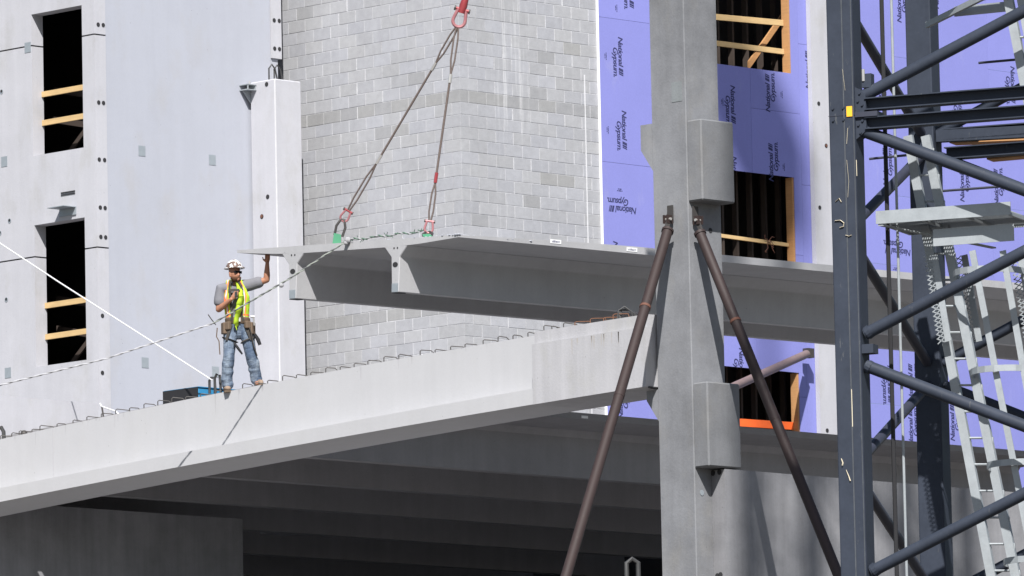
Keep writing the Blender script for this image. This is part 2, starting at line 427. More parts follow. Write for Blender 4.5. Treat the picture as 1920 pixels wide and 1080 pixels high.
for c in range(nc):
    z = ZB0 + c*CO + J/2
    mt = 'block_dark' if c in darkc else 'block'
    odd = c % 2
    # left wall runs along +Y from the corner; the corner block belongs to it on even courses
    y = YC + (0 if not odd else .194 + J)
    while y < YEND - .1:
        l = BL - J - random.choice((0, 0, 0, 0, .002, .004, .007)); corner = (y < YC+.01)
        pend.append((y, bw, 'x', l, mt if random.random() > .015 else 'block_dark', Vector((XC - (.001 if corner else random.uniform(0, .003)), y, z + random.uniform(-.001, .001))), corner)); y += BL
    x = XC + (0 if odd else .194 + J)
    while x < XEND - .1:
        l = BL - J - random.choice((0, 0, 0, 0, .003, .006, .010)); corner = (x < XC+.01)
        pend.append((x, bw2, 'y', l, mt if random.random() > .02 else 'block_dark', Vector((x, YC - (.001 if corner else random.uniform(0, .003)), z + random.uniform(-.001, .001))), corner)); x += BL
def seen(q):                                       # inside the picture's pyramid, above the beam
    d = q - EYE; zc = d.dot(FW); px = 960 + FPX*d.dot(CR)/zc; py = 540 - FPX*d.dot(CU)/zc
    return px, py
for wl in (bw, bw2):
    mine = [q for q in pend if q[1] is wl]
    def key(q):
        px, py = seen(q[5]); out = py < -20 or py > 790 or px > 1140 or px < 500
        hid = (px > 560 and py > 440 + .085*max(0, px-860) + .02*max(0, 860-px) and py < 560 + .09*(px-545)) or (px > 560 and py > 705-.19*(px-560)) or (px < 560 and py > 150)
        return (out, hid, q[0])
    mine.sort(key=key)
    for q in mine[:299]:
        link('block', bmesh_for(q[3], q[2], q[4], q[6]), wl, q[5])
    rest = MB()
    for q in mine[299:]:
        me = bmesh_for(q[3], q[2], q[4], q[6])
        rest.add([v.co + q[5] for v in me.vertices], [tuple(f.vertices) for f in me.polygons], 1 if q[4] == 'block_dark' else 0)
    if rest.v:
        o = rest.build('block_field', [MAT['block'], MAT['block_dark']], wl); o['kind'] = 'stuff'
xs = onY(1099, 300, YC).x
m = MB(); m.box((xs-.009, YC-.006, ZB0), (xs+.012, YC+.01, onY(1092, 140, YC).z)); m.build('sealant_joint', MAT['white'], bw2)

# ------------------------------------------------------------------ short column with its top in view
SW = .60
k0 = onY(515, 147, YL-.03-SW)
col = empty('short_column', 'short pale square concrete column with a cable loop on top, beside the block wall', 'column')
p = MB(); p.box((k0.x, k0.y, 13.8), (k0.x+SW, k0.y+SW, k0.z)); bevel(p.build('shaft', MAT['panel_warm'], col), .018)
p = MB(); p.box((k0.x-.006, k0.y-.006, 13.8), (k0.x+.012, k0.y+.012, k0.z-.02)); p.build('corner_seam', MAT['white'], col)
for dx, dd in ((-.05, 0), (.03, .04)):
    cx, cy = k0.x+.18+dd, k0.y+.22
    p = MB(); p.tube([(cx-.05+dx, cy, k0.z-.02), (cx-.05+dx, cy, k0.z+.2), (cx+dx, cy-.02, k0.z+.27), (cx+.06+dx, cy-.03, k0.z+.2), (cx+.11+dx, cy-.04, k0.z-.02)], .014, 6)
    p.build('lifting_loop', MAT['strand'], col, True)
hxx = MB().tube([(0,0,0), (-.004,0,0)], .04, 12).mesh('bolt_hole', MAT['hole'])
for px, py in [(502,369), (491,406), (500,158)]: link('bolt_hole', hxx, col, onX(px, py, k0.x-.001))
p = MB(); q = onX(490.5, 405.5, k0.x-.006); p.tube([q, q-Vector((.004,0,0))], .03, 12); p.build('rust_cap', MAT['rust'], col)
q = onX(459, 168, k0.x); br = empty('steel_bracket', 'small galvanised steel bracket on the left edge of the short column', 'bracket')
bx = k0.x-.002; y0 = k0.y+SW-.16
p = MB()
for dz in (0, .085): p.box((bx-.20, y0, q.z-.05+dz), (bx, y0+.30, q.z-.035+dz))
p.box((bx-.02, y0+.01, q.z-.0345), (bx, y0+.29, q.z+.0345))
p.box((bx-.19, y0+.005, q.z-.0345), (bx-.175, y0+.025, q.z+.0345)); p.box((bx-.19, y0+.275, q.z-.0345), (bx-.175, y0+.295, q.z+.0345))
p.build('channel', MAT['galv'], br)
p = MB(); p.prism([(bx-.18, y0+.14, q.z-.051), (bx-.001, y0+.14, q.z-.051), (bx-.001, y0+.14, q.z-.25)], (0, .015, 0)); p.build('gusset', MAT['galv'], br)
for dy in (.06, .24):
    p = MB(); cyl(p, (bx-.10, y0+dy, q.z+.051), (0,0,1), .014, .05, 8); p.build('bolt', MAT['steel'], br)

# ------------------------------------------------------------------ sheathed wall (purple boards)
YG = YC - .045
gy = empty('sheathed_wall', 'wall of purple printed sheathing boards with dark timber framed openings', 'wall')
XG0 = onY(1126, 200, YG).x; W4 = 1.2192; H8 = 2.4384
zs = onY(1126, 302, YG).z                          # a horizontal board joint
ZG0 = 14.3; ZG1 = 26.5
def wx(px, py): return onY(px, py, YG)
wr = (wx(1485,100).x + wx(1492,400).x + wx(1497,750).x)/3
w2top = wx(1490, 333).z; fl = w2top - wx(1497, 699).z
whgt = wx(1478, 137).z                             # sill of the upper opening
wins = []
for top, bot in ((w2top+fl, whgt), (w2top, whgt-fl), (w2top-fl, whgt-2*fl)):
    wins.append((wr-2.0, wr, bot, top))
def cut(rects, wv):
    out = []
    for (a, b, c, d) in rects:
        x0, x1, z0, z1 = wv
        if x1 <= a or x0 >= b or z1 <= c or z0 >= d: out.append((a, b, c, d)); continue
        if a < x0: out.append((a, x0, c, d)); a = x0
        if x1 < b: out.append((x1, b, c, d)); b = x1
        if z1 < d: out.append((a, b, z1, d))
        if c < z0: out.append((a, b, c, z0))
    return out
g_ = .0025
k = 0
while XG0 + k*W4 < 109:
    x0, x1 = XG0 + k*W4, XG0 + (k+1)*W4
    zz = zs - 3*H8 + (.0 if k % 2 == 0 else H8*.5)
    while zz < ZG1:
        z0, z1 = max(zz, ZG0), min(zz+H8, ZG1)
        zz += H8
        if z1 - z0 < .05: continue
        rects = [(x0+g_, x1-g_, z0+g_, z1-g_)]
        for wv in wins: rects = cut(rects, wv)
        if not rects: continue
        p = MB()
        for (a, b, c, d) in rects:
            if b-a > .01 and d-c > .01: p.box((a, YG, c), (b, YG+.016, d))
        p.build('sheathing_board', MAT['gyp'], gy)
    k += 1
p = MB(); p.box((XG0-.018, YG-.004, ZG0), (XG0, YG+.04, ZG1)); p.build('edge_bead', MAT['gypcore'], gy)
for wv in wins:
    p = MB(); p.box((wv[1]-.04, YG+.018, wv[2]), (wv[1], YG+.17, wv[3])); p.build('jamb', MAT['wood_or'], gy)
    p = MB(); p.box((wv[0], YG+.018, wv[2]+.001), (wv[0]+.04, YG+.17, wv[3])); p.build('jamb', MAT['wood_or'], gy)
    p = MB(); p.box((wv[0], YG+.018, wv[2]-.04), (wv[1], YG+.17, wv[2])); p.build('sill', MAT['wood'], gy)
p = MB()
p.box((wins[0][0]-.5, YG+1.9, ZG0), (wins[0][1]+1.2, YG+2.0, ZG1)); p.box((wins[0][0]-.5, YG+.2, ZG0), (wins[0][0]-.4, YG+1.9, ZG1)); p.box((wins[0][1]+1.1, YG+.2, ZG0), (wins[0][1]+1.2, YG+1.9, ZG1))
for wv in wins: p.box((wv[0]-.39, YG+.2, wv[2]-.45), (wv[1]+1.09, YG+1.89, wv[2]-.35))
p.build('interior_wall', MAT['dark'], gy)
for i in range(9):
    sx_ = wins[0][0] - .1 + i*.36
    for wv in wins:
        p = MB(); p.box((sx_, YG+.75, wv[2]-.34), (sx_+.045, YG+.86, wv[3]+.5)); p.build('stud', MAT['stud'], gy)
def plank(a, b, hz, th, mat, name='guard_board', par=None):
    a, b = Vector(a), Vector(b); d = (b-a); p = MB()
    p.prism([a, a+Vector((0,th,0)), a+Vector((0,th,hz)), a+Vector((0,0,hz))], d); return p.build(name, mat, par)
WB = YG+.12
def wp(px, py, Y=WB): return onY(px, py, Y)
a, b = wp(1330, 36), wp(1474, 49); plank((wins[0][0]+.045, WB, a.z), (wr-.045, WB, b.z), .10, .04, MAT['wood'], par=gy)
a, b = wp(1330, 84), wp(1480, 103); plank((wins[0][0]+.045, WB, a.z), (wr-.045, WB, b.z), .09, .04, MAT['wood'], par=gy)
a, b = wp(1340, 443), wp(1485, 463); plank((wins[1][0]+.045, WB, a.z), (wr-.045, WB, b.z), .06, .04, MAT['wood'], par=gy)
a, b = wp(1375, 799), wp(1490, 806); plank((wins[2][0]+.045, WB, a.z), (wr-.045, WB, b.z), .13, .04, MAT['orange'], par=gy)
a, b = wp(1405, 130, WB+.3), wp(1475, 30, WB+.3); plank(a, b, .14, .04, MAT['wood_or'], 'inner_brace', gy)
# wad of orange twine on the middle board
q = wp(1440, 452, WB-.01); p = MB(); rnd = random.Random(3)
for i in range(5):
    pts = [q]
    for j in range(5): pts.append(pts[-1] + Vector((rnd.uniform(-.06,.06), rnd.uniform(-.02,0), rnd.uniform(-.09,.05))))
    p.tube(pts, .006, 5)
p.build('twine', MAT['rust'], gy)
# printed lettering on the boards
def logo_mesh():
    bm = bmesh.new()
    def put(txt, x, y, size, sh=.22):
        cu = bpy.data.curves.new('t', 'FONT'); cu.body = txt; cu.size = size; cu.shear = sh; cu.offset = .0025*size/.12; cu.space_character = .93
        o = bpy.data.objects.new('t', cu); C.objects.link(o)
        dg = bpy.context.evaluated_depsgraph_get(); me = bpy.data.meshes.new_from_object(o.evaluated_get(dg))
        bpy.data.objects.remove(o); xs_ = [v.co.x for v in me.vertices]; n0 = len(bm.verts)
        bm.from_mesh(me); bm.verts.ensure_lookup_table()
        for v in bm.verts[n0:]: v.co.x += x - min(xs_); v.co.y += y
        return max(xs_) - min(xs_)
    w1_ = put('National', 0, 0, .155)
    def bar(x, wd):
        h = .105; vs_ = [bm.verts.new((x+dx+sh, dy, 0)) for dx, dy, sh in ((0,0,0),(wd,0,0),(wd,h,.03),(0,h,.03))]; bm.faces.new(vs_)
    bar(w1_+.012, .045); bar(w1_+.068, .028); bar(w1_+.106, .018)
    put('Gypsum.', .19, -.125, .155)
    me = bpy.data.meshes.new('logo_print'); bm.to_mesh(me); bm.free(); me.materials.append(MAT['ink']); return me
LOGO = logo_mesh()
p = MB()
for i, (x0, x1, y) in enumerate(((0,.02,0),(.03,.09,0),(.10,.125,0),(.02,.07,-.03),(.08,.10,-.03))):
    p.add([(x0,y,0),(x1,y,0),(x1,y+.016,0),(x0,y+.016,0)], [(0,1,2,3)])
SMALL = p.mesh('small_print', MAT['ink'])
LW = max(v.co.x for v in LOGO.vertices)
def logo(px, py, rot, me=None, Y=None, xlim=None):  # centre of the print; rot in degrees, anticlockwise on the board
    me = me or LOGO
    q = onY(px, py, (YG if Y is None else Y) - .0022)
    o = link('board_print' if me is LOGO else 'small_print', me, gy)
    ex = Vector((math.cos(R_(rot)), 0, math.sin(R_(rot)))); ey = Vector((-math.sin(R_(rot)), 0, math.cos(R_(rot)))); ez = ex.cross(ey)
    cc = Vector((LW/2, -.01, 0)) if me is LOGO else Vector((.05, 0, 0))
    mt = Matrix((( ex.x, ey.x, ez.x, 0), (ex.y, ey.y, ez.y, 0), (ex.z, ey.z, ez.z, 0), (0,0,0,1)))
    o.matrix_world = Matrix.Translation(q) @ mt @ Matrix.Translation(-cc)
    return o
for px, py, r in [(1179,-20,-90),(1159,107,-90),(1166,245,-90),(1166,386,180),(1168,748,90),(1150,490,-90),
                  (1370,197,-90),(1444,173,90),(1373,332,-90),(1450,303,90),(1516,400,0),(1519,130,90),(1524,270,90),(1388,696,-90),(1530,780,90),
                  (1690,6,90),(1656,172,-90),(1664,312,90),(1682,465,180),(1664,722,-90),(1712,716,90),(1712,800,90),(1790,790,90),(1797,214,-90),(1808,342,90),(1872,350,90),(1790,640,-90),(1838,620,90),(1895,160,-90),(1760,-20,90)]:
    if px in (1516, 1524, 1388, 1530) or (px == 1373): continue
    logo(px, py, r)
for px, py in [(1136,104),(1140,242),(1156,14),(1355,190),(1466,176),(1470,312)]: logo(px, py, -90, SMALL)
for px, py in [(1163,357),(1650,520),(1680,505)]: logo(px, py, 180, SMALL)
# clipped prints beside openings are cut to the board
def cut_logo(px, py, r, keep):
    o = logo(px, py, r); me = o.data.copy(); bm = bmesh.new(); bm.from_mesh(me); mw = o.matrix_basis
    inv = mw.inverted()
    for co, no in keep:
        l_co = inv @ Vector(co); l_no = inv.to_3x3() @ Vector(no)
        bmesh.ops.bisect_plane(bm, geom=bm.verts[:]+bm.edges[:]+bm.faces[:], plane_co=l_co, plane_no=l_no, clear_outer=True)
    bm.to_mesh(me); bm.free(); o.data = me
cut_logo(1373, 330, -90, [((0,0,w2top),(0,0,-1))]); cut_logo(1386, 690, -90, [((0,0,w2top-fl),(0,0,-1))])

# pale pilaster with bolt pockets, right of the openings
p0 = onY(1516, 0, YG-.10); p1 = onY(1562, 200, YG-.10)
pil = empty('concrete_pilaster', 'slim pale concrete pilaster with round bolt holes between purple board strips', 'column')
p = MB(); p.box((p0.x+.03, YG-.10, ZG0), (p1.x+.05, YG-.006, ZG1)); p.build('shaft', MAT['panel_warm'], pil)
for px, py in [(1535,194),(1549,273),(1537,389),(1551,807)]: link('bolt_hole', hm, pil, onY(px, py, YG-.103))
q = onY(1549.5, 273, YG-.11); p = MB(); p.tube([q, q+Vector((0,-.003,0))], .026, 10); p.build('rust_cap', MAT['rust'], pil)

# ------------------------------------------------------------------ installed deck of double tees
YE = 85.77
def tee_profile(Wd, h=.82, fl_=.10):
    c1, c2 = Wd*.25, Wd*.75 - .02
    tw, bwid = .11, .075
    pts = [(0, 0), (0, -fl_)]
    for c in (c1, c2):
        pts += [(c-tw-.09, -fl_), (c-tw, -fl_-.10), (c-bwid, -h), (c+bwid, -h), (c+tw, -fl_-.10), (c+tw+.09, -fl_)]
    pts += [(Wd, -fl_), (Wd, 0)]
    return pts
def tee_parts(par, Wd, Ln, mat, h=.82):
    pts = tee_profile(Wd, h); c1, c2 = Wd*.25, Wd*.75-.02; fl_ = .10
    b = MB(); b.prism([(0, y, z) for y, z in [(0,0),(0,-fl_),(Wd,-fl_),(Wd,0)]], (Ln,0,0)); b.build('flange', mat, par)
    for i, c in enumerate((c1, c2)):
        q = pts[2+6*i:8+6*i]; b = MB(); b.prism([(0, y, z-.001) for y, z in q], (Ln,0,0)); b.build('stem', mat, par)
labels = ['installed double tee deck unit at the slab edge just right of the worker',
          'installed double tee deck unit in the second row behind the slab edge',
          'dim double tee unit in the third row under the deck',
          'darkest double tee unit in the deepest row under the deck']
for i in range(4):
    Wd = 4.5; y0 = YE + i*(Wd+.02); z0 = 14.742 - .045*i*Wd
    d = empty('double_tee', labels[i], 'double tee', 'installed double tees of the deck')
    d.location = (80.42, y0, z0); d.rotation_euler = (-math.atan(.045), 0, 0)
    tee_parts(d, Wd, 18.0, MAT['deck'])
    if i == 0:
        q = onY(1044, 806, YE+1.05); mi = d.matrix_basis.inverted()
        b = MB(); b.box((-.06,-.006,-.04),(.06,0,.04)); o = b.build('block_out', MAT['hole'], d); o.location = mi @ (q + Vector((0,-.02,0)))
        for px, py in ((1096,778),):
            b = MB(); b.box((-.07,-.006,-.02),(.07,0,.02)); o = b.build('paper_tag', MAT['tag'], d); o.location = mi @ (onY(px, py+4, YE-.001))

# walls and slab that close the dark space below the deck
def wall(name, a, b, mat, label): 
    p = MB(); p.box(a, b); return tag(p.build(name, mat), label, 'wall')
q = onY(455, 1000, 92.1)
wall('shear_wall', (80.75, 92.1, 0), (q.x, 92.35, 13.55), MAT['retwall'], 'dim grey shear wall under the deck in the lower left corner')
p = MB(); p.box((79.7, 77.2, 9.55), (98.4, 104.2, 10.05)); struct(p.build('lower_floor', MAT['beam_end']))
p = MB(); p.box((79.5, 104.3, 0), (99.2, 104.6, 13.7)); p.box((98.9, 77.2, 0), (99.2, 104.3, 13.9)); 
tag(p.build('light_stop_wall', MAT['dark']), 'black wall added behind the space under the deck to keep light out', 'wall')  # added black wall, stops light leaking in from the far sides
q = onZ(1186, 1074, 10.05); p = MB(); p.tube([q+Vector((-.05,.05,-.1)), q+Vector((-.05,.05,.12)), q+Vector((0,0,.17)), q+Vector((.05,-.05,.12)), q+Vector((.05,-.05,-.1))], .03, 7)
tag(p.build('cable_loop', MAT['strand'], None, True), 'small dark cable loop at the bottom edge left of the big column', 'cable loop')

# ------------------------------------------------------------------ big column with corbels
CX, CY, CW = 79.773, 76.276, .67
colm = empty('corbel_column', 'tall grey concrete column with stepped corbels between two brown pipe braces', 'column')
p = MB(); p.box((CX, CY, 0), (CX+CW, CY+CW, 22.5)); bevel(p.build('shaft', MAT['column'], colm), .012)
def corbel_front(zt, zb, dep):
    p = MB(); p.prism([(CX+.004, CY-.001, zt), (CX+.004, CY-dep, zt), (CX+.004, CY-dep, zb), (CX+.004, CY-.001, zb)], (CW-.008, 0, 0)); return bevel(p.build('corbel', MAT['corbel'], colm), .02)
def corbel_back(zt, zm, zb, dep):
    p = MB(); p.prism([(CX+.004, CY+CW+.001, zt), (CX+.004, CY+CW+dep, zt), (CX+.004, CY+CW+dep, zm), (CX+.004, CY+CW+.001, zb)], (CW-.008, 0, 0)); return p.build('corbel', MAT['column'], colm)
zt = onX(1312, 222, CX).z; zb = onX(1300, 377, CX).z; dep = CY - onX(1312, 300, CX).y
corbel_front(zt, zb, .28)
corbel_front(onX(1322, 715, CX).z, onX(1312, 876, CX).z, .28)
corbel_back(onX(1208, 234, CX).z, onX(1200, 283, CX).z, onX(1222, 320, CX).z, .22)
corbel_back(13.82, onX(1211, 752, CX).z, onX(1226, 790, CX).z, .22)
q = onX(1269, 172, CX); p = MB(); p.box((CX-.005, q.y-.10, q.z-.14), (CX-.001, q.y+.10, q.z+.14)); p.build('embed_plate', concrete('patch', (.185,.20,.205), .3, .2, .2), colm)
q = onY(1332, 432, CY-.002); link('bolt_hole', hm, colm, q)
p = MB(); q = onY(1316, 924, CY-.003); p.tube([q, q+Vector((0,-.004,0))], .04, 12); p.build('inspection_hole', MAT['embed'], colm)

# wall that stands under the front corbel
xw = onY(1334, 900, CY).x; yw = CY-.26
ztop = onY(1357, 879, yw).z
cwl = empty('corbel_wall', 'smooth grey concrete wall right of the big column under its lower corbel', 'wall')
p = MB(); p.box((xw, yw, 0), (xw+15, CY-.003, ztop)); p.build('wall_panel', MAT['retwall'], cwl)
p = MB(); p.box((xw+.02, yw-.004, 6), (xw+.16, yw+.0, ztop-.01)); 
for px, py in [(1337,887),(1349,885),(1351,1078),(1345,1080)]: 
    link('bolt_hole', hxx, cwl, onX(px, py, xw-.003))

# ------------------------------------------------------------------ ledger beam (inverted tee) with stirrups
BX0, BXW, BX1 = 79.57, 79.87, 80.67
def interp(tab, y):
    # least squares parabola through measured heights
    return tab[0] + tab[1]*(y-84) + tab[2]*(y-84)**2
import numpy as np
def fit(pts): 
    ys = np.array([p[0] for p in pts])-84; zs_ = np.array([p[1] for p in pts]); c = np.polyfit(ys, zs_, 2); return (c[2], c[1], c[0])
ftop = fit([(90.925,14.364),(87.319,14.533),(85.571,14.642),(83.409,14.717),(80.0,14.82),(77.163,14.86)])
fled = fit([(90.598,13.572),(86.775,13.743),(83.565,13.877),(79.218,14.027)])
fbot = fit([(90.602,13.362),(86.779,13.538),(83.122,13.698),(79.193,13.79),(76.831,13.866)])
beam = empty('ledger_beam', 'long white sloping concrete beam with a row of bent bars along its top', 'beam')
YB0 = CY+CW+.03; YB1 = 97.0; YBK = onX(998, 690, BX0).y
sec = []
ys_ = [YBK + (YB1-YBK)*i/14 for i in range(15)]
for y in ys_:
    t_, l_, b_ = interp(ftop, y), interp(fled, y), interp(fbot, y)
    sec.append([Vector(q) for q in ((BX0,y,b_),(BX1,y,b_),(BX1,y,l_),(BX1-.3,y,l_),(BX1-.3,y,t_),(BXW,y,t_),(BXW,y,l_),(BX0,y,l_))])
b = MB(); b.loft(sec); b.build('beam_body', MAT['beam'], beam)
sec = []
for i in range(5):
    y = YB0 + (YBK-.001-YB0)*i/4; t_, b_ = interp(ftop, y)+.005, interp(fbot, y)
    sec.append([Vector(q) for q in ((BX0-.003,y,b_-.003),(BX1,y,b_-.003),(BX1,y,t_),(BX0-.003+.06,y,t_),(BX0-.003+.06,y,t_-.18),(BX0-.003,y,t_-.18))])
b = MB(); b.loft(sec); b.build('beam_end_block', MAT['beam_end'], beam)
y = YB0-.012; b = MB(); b.box((BX0+.05, y-.012, interp(fbot,y)-.02), (BX1-.1, y+.02, interp(fbot,y)+.0)); b.build('bearing_pad', MAT['black'], beam)
for yy, hh in ((onX(100, 870, BXW).y, 1.0), (onX(700, 730, BXW).y, .0)):
    if hh:
        b = MB(); b.box((BXW-.003, yy-.006, interp(fled, yy)+.01), (BXW-.0005, yy+.006, interp(ftop, yy)-.02)); b.build('form_line', MAT['beam_end'], beam)
rs_ = random.Random(21)
b = MB()
for i in range(26):
    px = rs_.uniform(0, 990); yy = onX(px, 700, BXW).y; z1_ = interp(ftop, yy)-.004; ln_ = rs_.uniform(.05, .3)*rs_.random(); w_ = rs_.uniform(.006, .02)
    b.add([(BXW-.0015, yy-w_, z1_), (BXW-.0015, yy+w_, z1_), (BXW-.0015, yy+w_*.3, z1_-ln_), (BXW-.0015, yy-w_*.3, z1_-ln_)], [(0,1,2,3)])
o = b.build('drip_stain', MAT['beam_end'], beam); o['kind'] = 'stuff'
b = MB()
for px in (1078, 1109, 1133, 1152):
    yy = onX(px, 620, BX0-.003).y; z1_ = interp(ftop, yy)-.19
    for q_ in range(3):
        y2 = yy + rs_.uniform(-.08, .08); ln_ = rs_.uniform(.05, .22); w_ = rs_.uniform(.005, .012)
        b.add([(BX0-.0045, y2-w_, z1_), (BX0-.0045, y2+w_, z1_), (BX0-.0045, y2+w_*.4, z1_-ln_), (BX0-.0045, y2-w_*.4, z1_-ln_)], [(0,1,2,3)])
o = b.build('rust_stain', MAT['ruststain'], beam); o['kind'] = 'stuff'
# stirrups: each bar bends out of the top edge
spx = [(0,816),(22,812),(36,812),(60,807),(75,806),(107,796),(137,790),(163,786),(190,779),(217,774),(243,768),(270,763),(296,758),
       (322,753),(348,747),(376,742),(404,737),(455,726),(478,722),(502,717),(530,713),(556,709),(583,704),(611,699),(638,694),(664,690),(690,684),(720,679),(748,673),(788,666),(816,660),(845,655),(872,650),(906,644),(934,638),(962,634),(990,629),(1020,624),(1035,622),(1057,620)]
rnd = random.Random(11)
for i, (px, py) in enumerate(spx):
    xx = BXW+.03 if px < 1000 else BX0+.09
    y = onX(px, py+4, xx).y; z = interp(ftop, y)
    hgt = rnd.uniform(.05, .085); ln = rnd.uniform(.12, .20); a = rnd.uniform(-.15, .35)
    b = MB(); b.tube([(xx, y, z-.02), (xx, y, z+hgt*.8), (xx+.015, y-.012, z+hgt), (xx+ln*.8, y-ln*(.5+a*.4), z+hgt*.92 - .02*rnd.random()), (xx+ln, y-ln*(.7+a*.4), z+hgt*.35)], .008, 6)
    b.build('stirrup', MAT['bar'], beam, True)
for px in (1078, 1107, 1132, 1150):
    xx = BX0+.12; y = onX(px, 610, xx).y; z = interp(ftop, y); hgt = rnd.uniform(.05, .09)
    b = MB(); b.tube([(xx, y, z-.02), (xx, y, z+hgt*.85), (xx+.02, y-.02, z+hgt), (xx+.15, y-.15, z+hgt), (xx+.17, y-.17, z-.01)], .007, 6); b.build('stirrup', MAT['rustbar'], beam, True)
y = onX(1165, 600, BX0+.2).y; z = interp(ftop, y)
for dd in (0, .06, .11):
    b = MB(); b.tube([(BX0+.15+dd*.5, y+.03, z-.02), (BX0+.17+dd*.5, y+.02, z+.14), (BX0+.23+dd, y-.04, z+.19-dd*.4), (BX0+.3+dd, y-.1, z+.12-dd*.5), (BX0+.32+dd, y-.13, z-.02)], .011, 7); b.build('lifting_loop', MAT['strand'], beam, True)
y = onX(6, 815, BXW+.2).y; z = interp(ftop, y)
b = MB(); b.tube([(BXW+.2, y-.02, z-.02), (BXW+.2, y-.01, z+.15), (BXW+.2, y+.04, z+.22), (BXW+.2, y+.14, z+.2), (BXW+.2, y+.22, z)], .03, 8); b.build('lifting_loop', MAT['strand'], beam, True)
y = onX(45, 806, BXW+.2).y; z = interp(ftop, y)
b = MB(); b.ball((BXW+.2, y, z+.05), .055, 8); b.build('bar_cap', MAT['bar'], beam, True)

# ------------------------------------------------------------------ hoisted double tee
ht = empty('double_tee', 'pale double tee slab hanging level in the slings above the beam, worker touching it', 'double tee')
Pn, Pf = onX(860, 440, 80.0), onX(445, 469, 80.0)
Wd = (Pf-Pn).length; tilt = math.atan2(Pf.z-Pn.z, Pf.y-Pn.y)
ht.location = Pn; ht.rotation_euler = (tilt, -R_(.5), 0)
bpy.context.view_layer.update(); HM = ht.matrix_world.copy(); HI = HM.inverted()
s1 = (HI @ onX(741, 500, 80.0)).y; s2_ = (HI @ onX(549, 500, 80.0)).y
HH = -(HI @ onX(741, 548, 80.0)).z; FL = .11
Ln = 18.3
b = MB(); rings = []
for x, tp_ in ((0,0),(1.2,.028),(2.4,.054),(3.6,.07),(Ln,.07)):
    rings.append([Vector((x, y, z)) for y, z in ((0,tp_),(0,-.035),(s1-.5,-.09),(s1,-FL),(s2_,-FL),(s2_+.45,-.09),(Wd,-.04),(Wd,tp_))])
b.loft(rings); b.build('flange', MAT['dtee'], ht)
for c in (s1, s2_):
    b = MB(); b.prism([(0,c-.115-.13,-FL+.012),(0,c-.09,-FL-.15),(0,c-.07,-HH),(0,c+.07,-HH),(0,c+.09,-FL-.15),(0,c+.115+.13,-FL+.012)], (Ln,0,0)); bevel(b.build('stem', MAT['dtee'], ht), .01)
    b = MB(); b.tube([(-.004, c+.0, -FL-.26), (.0, c, -FL-.26)], .055, 10, flat=.7); b.build('strand_pocket', MAT['hole'], ht)
    b = MB(); b.box((-.006, c-.065, -HH+.004), (-.0005, c+.065, -HH+.13)); b.build('bearing_plate', MAT['embed'], ht)
    b = MB(); b.box((-.003, c-.06, -HH-.012), (.16, c+.06, -HH-.001)); b.build('bearing_pad', MAT['black'], ht)
    for dy in (-.04, .03):
        b = MB(); b.tube([(-.004, c+dy, -FL-.02), (0, c+dy, -FL-.02)], .014, 8); b.build('strand_end', MAT['hole'], ht)
# paper tags on the near edge, rough concrete crumbs along the corner
for px, py in ((1042,453),(1185,468)):
    q = HI @ onY(px, py, Pn.y-.004); b = MB(); b.box((q.x-.11, -.005, q.z-.03), (q.x+.11, -.001, q.z+.03)); o = b.build('paper_tag', MAT['tag'], ht)
    b = MB(); rr = random.Random(px)
    for i in range(6):
        x = q.x-.08+i*.027; b.box((x, -.0068, q.z-.014), (x+rr.uniform(.01,.02), -.0052, q.z+rr.uniform(.002,.016)))
    b.build('scribble', MAT['ink'], o)
q = HI @ onY(1462, 503, Pn.y); 
b = MB(); rr = random.Random(5)
for i in range(60):
    x = rr.random()**2*2.6; s_ = rr.uniform(.008, .022); b.ball((x, rr.uniform(.0, .12), s_*.3), s_, 4, squash=(1.6,1,.6))
for i in range(40):
    y = rr.random()**1.5*1.6; s_ = rr.uniform(.006, .016); b.ball((rr.uniform(.0,.08), y, s_*.3), s_, 4, squash=(1,1.5,.6))
o = b.build('concrete_crumbs', MAT['panel'], ht); o['kind'] = 'stuff'

# ------------------------------------------------------------------ slings, shackles, hoist rope
L1 = HM @ Vector((.22, (HI @ onX(612, 452, 80.0)).y, 0)); L2 = HM @ Vector((.22, (HI @ onX(783, 438, 80.0)).y, 0))
depL = (L1-EYE).dot(FW)
AP = onD(858, 48, depL-.6)
def clutch(base, top, label):                     # lifting clutch: green body and steel eye
    c = empty('lifting_clutch', label, 'lifting clutch', 'lifting clutches on the hoisted slab')
    d = (top-base).normalized(); side = d.cross(FW).normalized(); nrm = side.cross(d)
    b = MB(); b.prism([base-side*.06-nrm*.03, base+side*.07-nrm*.03, base+side*.085+d*.16-nrm*.03, base-side*.02+d*.16-nrm*.03], nrm*.06); b.build('clutch_body', MAT['green'], c)
    pts = [base+d*.13-side*.045, base+d*.27-side*.06, base+d*.38-side*.02, base+d*.38+side*.03, base+d*.27+side*.075, base+d*.13+side*.07]
    b = MB(); b.tube(pts, .02, 7); b.build('clutch_eye', MAT['bar'], c, True)
    b = MB(); b.ball(base - side*.07 + d*.01, .03, 6); b.build('handle_tip', MAT['steel'], c)
    return base + d*.37
